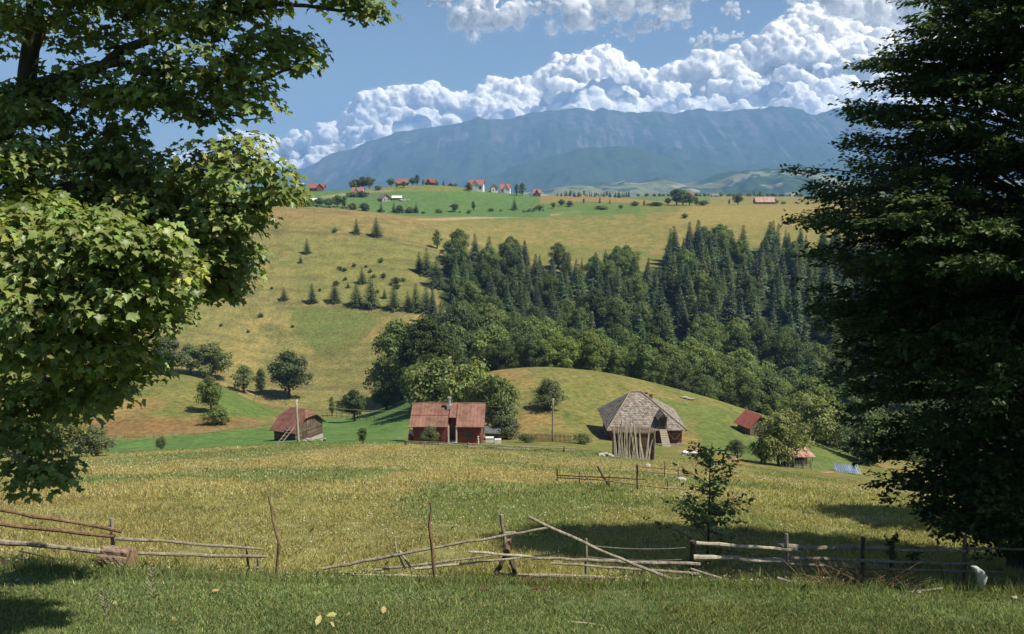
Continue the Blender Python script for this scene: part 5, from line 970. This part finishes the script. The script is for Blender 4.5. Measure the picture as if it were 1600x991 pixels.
def pole(name, label, pts, th, mat='greywood', cat='pole', y=None, dy=0.0, taper=.7, group=None, wob=.5):
    """one loose pole through photo points at the fence's own depth"""
    yb_ = y if y is not None else at(pts[-1][0], max(p[1] for p in pts), 8).y; P = [pt(u, v, yb_ + dy) for u, v in pts]; r0 = px(th, yb_) * .42; Q = []
    for i in range(len(P) - 1):
        n = max(2, int((P[i + 1] - P[i]).length / .22))
        for j in range(n): Q.append(P[i].lerp(P[i + 1], j / n) + Vector([random.gauss(0, r0 * .22) for _ in range(3)]) * (1 if (i or j) else 0))
    Q.append(P[-1]); mb = MB(); o0 = Q[-1].copy(); mb.tube([q - o0 for q in Q], [r0 * (taper + (1 - taper) * i / (len(Q) - 1)) * random.uniform(.88, 1.14) for i in range(len(Q))], 8, .18)
    o = mb.build(name, M[mat]); o.location = o0; return tag(o, label, cat, group)
for (pts, th, m, lab) in [([(911, 731), (926, 768)], 2.2, 'palewood', 'pale plank leaning at the left of the broken meadow fence'), ([(907, 733), (920, 768)], 1.8, 'palewood', 'thinner pale plank beside the leaning one at the meadow fence'), ([(934, 729), (951, 760)], 5.5, 'darkwood', 'broad dark board leaning in the broken meadow fence'), ([(996, 724), (985, 733), (958, 735)], 1.6, 'palewood', 'bent whitish stick hanging behind the broad dark board')]: pole('plank' if 'stick' not in lab else 'stick', lab, pts, th, m, 'plank' if 'stick' not in lab else 'stick', y=ym(pts[0][0]))

# ------------------------------------------------------------------ the fence across the foreground
random.seed(44)
yf = lambda u: at(u, np.interp(u, [0, 180, 430, 700, 1000, 1600], [880, 884, 897, 903, 907, 912]), 9).y
rails('rail_fence', 'shaded rail fence under the maple at the left, three sloping rails and one post', yf, [(-60, 786, 190, 831, 8, 'brownwood'), (-60, 812, 179, 838.5, 9, 'brownwood'), (-60, 844, 161, 863, 11, 'greywood')], [(183, 810, 862, 7, 'greywood', 174), (-30, 775, 880, 8, 'brownwood')])
rails('rail_fence', 'two weathered grey rails running right from the log block to a forked stick', yf, [(182, 841.5, 412, 858, 6.0), (208, 864.5, 417, 870, 7.0)], [(391, 849, 880, 4, 'brownwood', 384), (396, 868, 884, 4, 'greywood', 405)])
pole('pole', 'dark branch lying under the left fence rails', [(30, 861), (110, 879)], 5, 'darkwood'); pole('stake', 'tall dark crooked stake standing alone in the left meadow edge', [(419, 775), (426, 812), (436, 850), (431, 905)], 7, 'brownwood', 'stake', taper=.55); pole('stake', 'tall dark stake in the middle of the broken fence, thinner at its tip', [(672, 785), (672, 806), (670, 818), (676, 862), (681, 909)], 7.5, 'brownwood', 'stake', taper=.5)
y0 = yf(700)
for (pts, th, m, lab, dy) in [([(856, 825), (690, 854), (503, 889)], 6.5, 'greywood', 'long pole rising from the grass at left to the crossed post', -.15), ([(768, 868), (680, 880), (585, 891)], 5.5, 'greywood', 'shorter rail under the long rising pole', .05), ([(868, 866), (770, 876), (648, 889)], 5.0, 'palewood', 'pale thin pole low between the dark stake and the crossed post', -.25), ([(732, 862.5), (830, 870)], 6, 'palewood', 'short pale pole lying across the foot of the crossed post', -.32), ([(825, 807), (930, 856), (1072, 916)], 7, 'greywood', 'long pole slanting down to the right from the gap in the fence', -.35), ([(830, 872), (1094, 882)], 7, 'greywood', 'upper lying rail between the crossed post and the right fence', .05), ([(861, 880), (1092, 897)], 6, 'greywood', 'middle thin rail lying between the crossed post and right fence', .02), ([(774, 897), (940, 902), (1104, 909)], 9.5, 'greywood', 'thick log on the ground along the middle of the fence', -.08), ([(518, 896), (718, 903)], 5.5, 'palewood', 'thin pole lying in the grass left of the dark middle stake', -.1), ([(718, 903), (823, 908)], 8, 'palewood', 'flat bleached plank on the grass below the crossed post', -.2), ([(1079, 889), (1139, 908)], 6.5, 'greywood', 'short pole sloping down beside the young tree', -.1)]:
    pole('pole' if 'plank' not in lab and 'log' not in lab else 'plank' if 'plank' in lab else 'log', lab, pts, th, m, 'log' if 'thick log' in lab else 'plank' if 'plank' in lab else 'pole', y=y0, dy=dy, taper=.75)
pole('stick', 'left curved bare stick of the forked pair left of the dark stake', [(617, 839), (619, 860), (633, 889)], 4.5, 'palewood', 'stick', y=y0, dy=-.05, taper=.5); pole('stick', 'right bare stick of the forked pair left of the dark stake', [(624, 861), (643, 889)], 5, 'palewood', 'stick', y=y0, dy=-.07, taper=.8)
o0 = at(790, 896, 8); r = tag(empty('crossed_post', o0), 'leaning post with two splayed legs, like a broken trestle in the fence gap', 'post')
for nm, a, b, th, m in (('post', (792, 872), (783, 804), 7, 'greywood'), ('leg', (774, 897), (789, 868), 8, 'darkwood'), ('leg', (805, 897), (796, 866), 8, 'darkwood'), ('stump', (792, 862), (795, 843), 11, 'brownwood'), ('crossbar', (780, 833), (806, 832), 3.5, 'palewood')):
    mb = MB(); rr = px(th, o0.y) / 2; dy = .12 if nm == 'leg' else 0; mb.rough_pole(pt(*a, y0 - dy) - o0, pt(*b, y0) - o0, rr, rr * .8, 8, 5, .4); mb.build(nm, M[m], r)
pole('fence_post', 'upright grey post in the gap right of the long slanting pole', [(916, 842), (916, 912)], 6, 'greywood', 'post', y=yf(916), taper=.85)
for v, lab in ((852, 'upper rusty barbed wire across the shaded fence gap'), (870, 'lower rusty wire across the shaded fence gap')):
    mb = MB(); a, b = pt(918, v, yf(916)), pt(1082, v + 3, yf(1080)); mb.tube([a.lerp(b, t) - Vector((0, 0, .05 * 4 * t * (1 - t))) for t in np.linspace(0, 1, 12)], .007, 4)
    for j in range(16): q = a.lerp(b, (j + .5) / 16) - Vector((0, 0, .05 * 4 * ((j + .5) / 16) * (1 - (j + .5) / 16))); mb.tube([q - Vector((.02, 0, .025)), q + Vector((.02, 0, .025))], .004, 3)
    tag(mb.build('barbed_wire', M['wire']), lab, 'wire')
rails('rail_fence', 'sturdy pale rail fence at the right from the young tree to the beech', yf, [(1088, 849, 1246, 859, 7.5, 'palewood'), (1214, 853, 1398, 858, 10, 'greywood', .06), (1084, 871, 1227, 877, 11, 'palewood'), (1232, 872, 1388, 875, 6), (1230, 880.5, 1398, 891, 7), (1345, 876, 1526, 881, 6), (1398, 859, 1508, 861, 6), (1513, 857, 1600, 858, 5.5), (1395, 890, 1565, 894, 6)],
      [(1082, 845, 896, 10, 'darkwood'), (1068, 888, 893, 5, 'darkwood', 1080), (1229, 834, 918, 7.5, 'greywood'), (1349, 840, 905, 6.5, 'darkwood'), (1395, 853, 910, 8, 'darkwood'), (1508, 836, 914, 7.5, 'brownwood')])
pole('plank', 'weathered plank lying aslant in the grass below the right fence post', [(1214, 903), (1276, 917)], 6, 'greywood', 'plank'); pole('pole', 'thin pole on the grass in front of the brush pile', [(1240, 914), (1332, 918)], 4, 'palewood'); pole('log', 'log lying in the shade left of the white bag', [(1416, 926), (1474, 920)], 6.5, 'greywood', 'log')
q = at(1335, 917, 8); mb = MB()
for j in range(120):
    x = random.uniform(-.75, .72); a = Vector((x, random.uniform(-.25, .25), -.02)); ang = random.choice((random.uniform(.15, .9), random.uniform(1.7, 2.9))); ln = random.uniform(.25, .75); e = a + Vector((math.cos(ang) * ln, random.uniform(-.15, .15), abs(math.sin(ang)) * ln * .85)); mb.tube([a, a.lerp(e, .5) + Vector((random.gauss(0, .03), 0, .03)), e], [.008, .006, .003], 4)
o = mb.build('brush_pile', M['brownwood']); o.location = q; tag(o, 'tangled pile of thin dry branches under the right fence', 'brush pile')
# white bag on the fence post
q = at(1530, 926, 8); nu, nv = 14, 16; V = []; 
for i in range(nv):
    t = i / (nv - 1); wd = .075 * math.sin(math.pi * min(1, .12 + t * .86)) ** .7 * (1.15 - .4 * t); cx2 = .12 * (1 - 2 * t) * -1 + (.04 * math.sin(t * 5))
    for j in range(nu): a = 2 * math.pi * j / nu; f = 1 + .22 * math.sin(3 * a + 7 * t) + random.uniform(-.08, .08); V.append((cx2 + math.cos(a) * wd * f, math.sin(a) * wd * f * .6, .40 - .42 * t + .02))
Fc = [(i * nu + j, i * nu + (j + 1) % nu, (i + 1) * nu + (j + 1) % nu, (i + 1) * nu + j) for i in range(nv - 1) for j in range(nu)] + [tuple(range(nu)), tuple(range((nv - 1) * nu, nv * nu))]
mb = MB(); mb.add(V, Fc); M['bag'] = surf('white plastic bag', (.28, .30, .26), (.52, .53, .48), 9, .45, None, .8, .02); o = mb.build('plastic_bag', M['bag'], None, True); o.location = q + Vector((0, 0, .02)); tag(o, 'crumpled white plastic bag hanging low at the last right post', 'bag')
# the cut log block
o0 = at(186, 889, 8); r = tag(empty('log_block', o0, R(-14)), 'short thick cracked block of wood lying at the end of the left fence', 'log'); sc_ = px(1, o0.y); L_, Rr = 50 * sc_, 19 * sc_; nseg = 26; V = []; random.seed(3)
for i in range(9):
    for j in range(nseg): a = 2 * math.pi * j / nseg; rr = Rr * (.86 + .16 * (1 if (j % 5) else -.6) + random.uniform(-.06, .06)); V.append((-L_ / 2 + L_ * i / 8 + (random.uniform(-.03, .03) if i in (0, 8) else 0), math.cos(a) * rr, Rr * .92 + math.sin(a) * rr))
mb = MB(); mb.add(V, [(i * nseg + j, i * nseg + (j + 1) % nseg, (i + 1) * nseg + (j + 1) % nseg, (i + 1) * nseg + j) for i in range(8) for j in range(nseg)]); M['logbark'] = surf('cracked log', (.10, .06, .04), (.40, .29, .20), 7, .95, (.5, 3, 3), 1.0, .04, 24); mb.build('bark', M['logbark'], r)

for e_ in (V[:nseg], V[-nseg:]): mb = MB(); mb.add(e_, [tuple(range(nseg))]); mb.build('cut_end', M['brownwood'], r)
for (u, v, s, m, lab) in [(8, 884, .12, 'soil_stone', 'reddish stone at the left border under the maple'), (24, 881, .09, 'soil_stone', 'second reddish stone near the left border'), (40, 877, .08, 'concrete', 'grey stone beside the reddish ones under the maple'), (52, 884, .07, 'soil_stone', 'small dark red stone right of the grey one'), (26, 909, .045, 'concrete', 'pale pebble in the grass at lower left'), (1435, 928, .05, 'concrete', 'pale pebble in the shade below the lying log'), (1585, 937, .06, 'concrete', 'pale stone at the foot of the beech')]: lumps('stone', u, v, [(0, 0, s * .35, s, s * .8, s * .65)], M[m], lab, 'stone', 8)
pole('stick', 'thin pale stick lying on the lawn at the bottom right of centre', [(893, 972), (920, 974), (946, 978)], 3, 'palewood', 'stick'); pole('stick', 'thin dry twig on the lawn below the thick block', [(205, 899), (236, 893)], 3, 'palewood', 'stick')
# fallen leaves and red weeds, dry stalks
M['dryleaf'] = foliage('fallen leaf', (1, 1, 1), .2, .7, .1, 0)
def leaf_thing(name, u, v, n, col, size, label, cat, spread=.12, up=.0):
    q = at(u, v, 8); P = rng.normal(0, spread, (n, 3)) * (1, .6, .25) + (0, 0, .05 + up); P[:, 2] = np.abs(P[:, 2]); N = norm(rng.normal(size=(n, 3)) * .5 + (0, -.3, .9)); V, L, Z, C = leaf_mesh(oval_leaf(), P, N, unit(n), size * rng.uniform(.7, 1.3, n), shades(col, n, .25, .1)); o = bpy.data.objects.new(name, np_mesh(name, V, L, Z, M['dryleaf'], C)); o.location = q; tag(link(o), label, cat)
for (u, v) in [(344, 929), (65, 963), (273, 970), (185, 945), (495, 985), (546, 961), (527, 965), (523, 987), (598, 962), (1180, 982)]: leaf_thing('fallen_leaf', u, v, 1, (.42, .33, .16), .11, 'dry yellow leaf fallen on the foreground lawn', 'leaf', .025); COL.objects[-1]['group'] = 'fallen leaves on the lawn'
leaf_thing('red_weed', 826, 914, 26, (.14, .035, .028), .07, 'larger clump of dark red weeds under the thick log', 'plant', .13); leaf_thing('red_weed', 846, 925, 12, (.13, .04, .03), .06, 'small dark red weed below the larger red clump', 'plant', .05); leaf_thing('red_weed', 755, 923, 10, (.17, .06, .045), .06, 'pinkish red weed left of the larger red clump', 'plant', .045)
for (u, v, h_, lab) in [(240, 962, .62, 'tall dry seed stalk standing in the left foreground lawn'), (165, 975, .42, 'shorter dry seed stalk at the bottom left')]:
    q = at(u, v, 8); mb = MB(); mb.tube([(0, 0, 0), (.02, 0, h_ * .5), (-.01, 0, h_)], [.006, .005, .002], 4)
    for j in range(16): t = .35 + .62 * j / 16; sgn = 1 if j % 2 else -1; mb.tube([(.01, 0, h_ * t), (.01 + sgn * .05, random.uniform(-.03, .03), h_ * t + .05)], [.004, .006], 4)
    o = mb.build('dry_stalk', M['greywood']); o.location = q; tag(o, lab, 'plant')
# a tree just outside the right border: only its shadow on the meadow is seen
plant('oak_tree', OAK[2], col_at(1800, 25.0), 10.5, 'leafy tree standing on the meadow to the right of the beech', 'tree', None, .95)

# ------------------------------------------------------------------ grass: short lawn, then the taller dry meadow
def grass(name, y0, y1, n, hl, wl, lean, straw, seed, power=1.0):
    g = np.random.default_rng(seed); y = y0 + (y1 - y0) * g.random(n) ** power; c = g.uniform(-.66, .66, n); x = c * (y + 1)
    dens = fbm(x / .8, y / 1.2, 71, 3); keep = dens > g.uniform(.16, .52, n); x, y = x[keep], y[keep]; n = len(x); z = H(x, y)
    col = gcol(x, y, z) * 1.7 * g.lognormal(0, .32, (n, 1)) * (1 + .10 * g.normal(size=(n, 3))); col *= (.62 + .76 * fbm(x / 1.9, y / 3.2, 81, 4))[:, None]; s = g.random(n) < straw * np.clip((y - y0 + 2) / 6, .25, 1); col[s] = col[s] * .5 + np.array((.42, .34, .15)) * .5 * g.uniform(.7, 1.4, (s.sum(), 1))
    h = hl * g.lognormal(0, .35, n) * (.7 + .6 * fbm(x / 1.5, y / 2, 73, 2)); w = wl * g.uniform(.7, 1.3, n) * np.clip(y / y0, 1, 3) ** .5; a = g.uniform(0, 2 * math.pi, n); b = g.uniform(0, 2 * math.pi, n); l = lean * h * g.random(n)
    A = np.stack([x - np.cos(a) * w / 2, y - np.sin(a) * w / 2, z - .01], 1); B = np.stack([x + np.cos(a) * w / 2, y + np.sin(a) * w / 2, z - .01], 1)
    mx_ = np.stack([x + np.cos(b) * l * .4, y + np.sin(b) * l * .4, z + h * .6], 1); T = np.stack([x + np.cos(b) * l, y + np.sin(b) * l, z + h], 1); dx = np.stack([np.cos(a) * w * .32, np.sin(a) * w * .32, 0 * w], 1)
    V = np.stack([A, B, mx_ + dx, T, mx_ - dx], 1).reshape(-1, 3); me = np_mesh(name, V, np.arange(5 * n), np.full(n, 5), M['grass'], np.repeat(np.clip(col, .01, .6), 5, 0)); return tag(link(bpy.data.objects.new(name, me)), kind='stuff')
grass('lawn_grass', 7.0, 15.0, 330000, .032, .009, 1.4, .18, 1, 1.15); grass('meadow_grass', 13.6, 30.0, 300000, .065, .012, 1.3, .42, 2, 1.4); grass('meadow_grass', 29.0, 97.0, 230000, .085, .034, 1.1, .42, 3, 1.3)
grass('fence_grass', 13.2, 14.6, 16000, .13, .008, .9, .5, 4)
# pale seed heads and small flowers over the meadow
n = 26000; gg = np.random.default_rng(12); y = 13.8 + 60 * gg.random(n) ** 1.6; x = gg.uniform(-.66, .66, n) * (y + 1); k = fbm(x / 2.6, y / 4, 85, 3) > gg.uniform(.35, .62, n); x, y = x[k], y[k]; n = len(x)
P = np.stack([x, y, H(x, y) + gg.uniform(.06, .15, n)], 1); N = norm(gg.normal(size=(n, 3)) * .6 + (0, -.4, .8)); C = np.where(gg.random((n, 1)) < .75, np.array([[.50, .42, .22]]), np.array([[.62, .60, .50]])) * gg.uniform(.7, 1.15, (n, 1))
V, L, Z, CC = leaf_mesh(oval_leaf(), P, N, gg.normal(size=(n, 3)) + (0, 0, .8), (.030 + .0011 * (y - 14)) * gg.uniform(.7, 1.4, n), C); tag(link(bpy.data.objects.new('seed_heads', np_mesh('seed_heads', V, L, Z, M['grass'], CC))), kind='stuff')
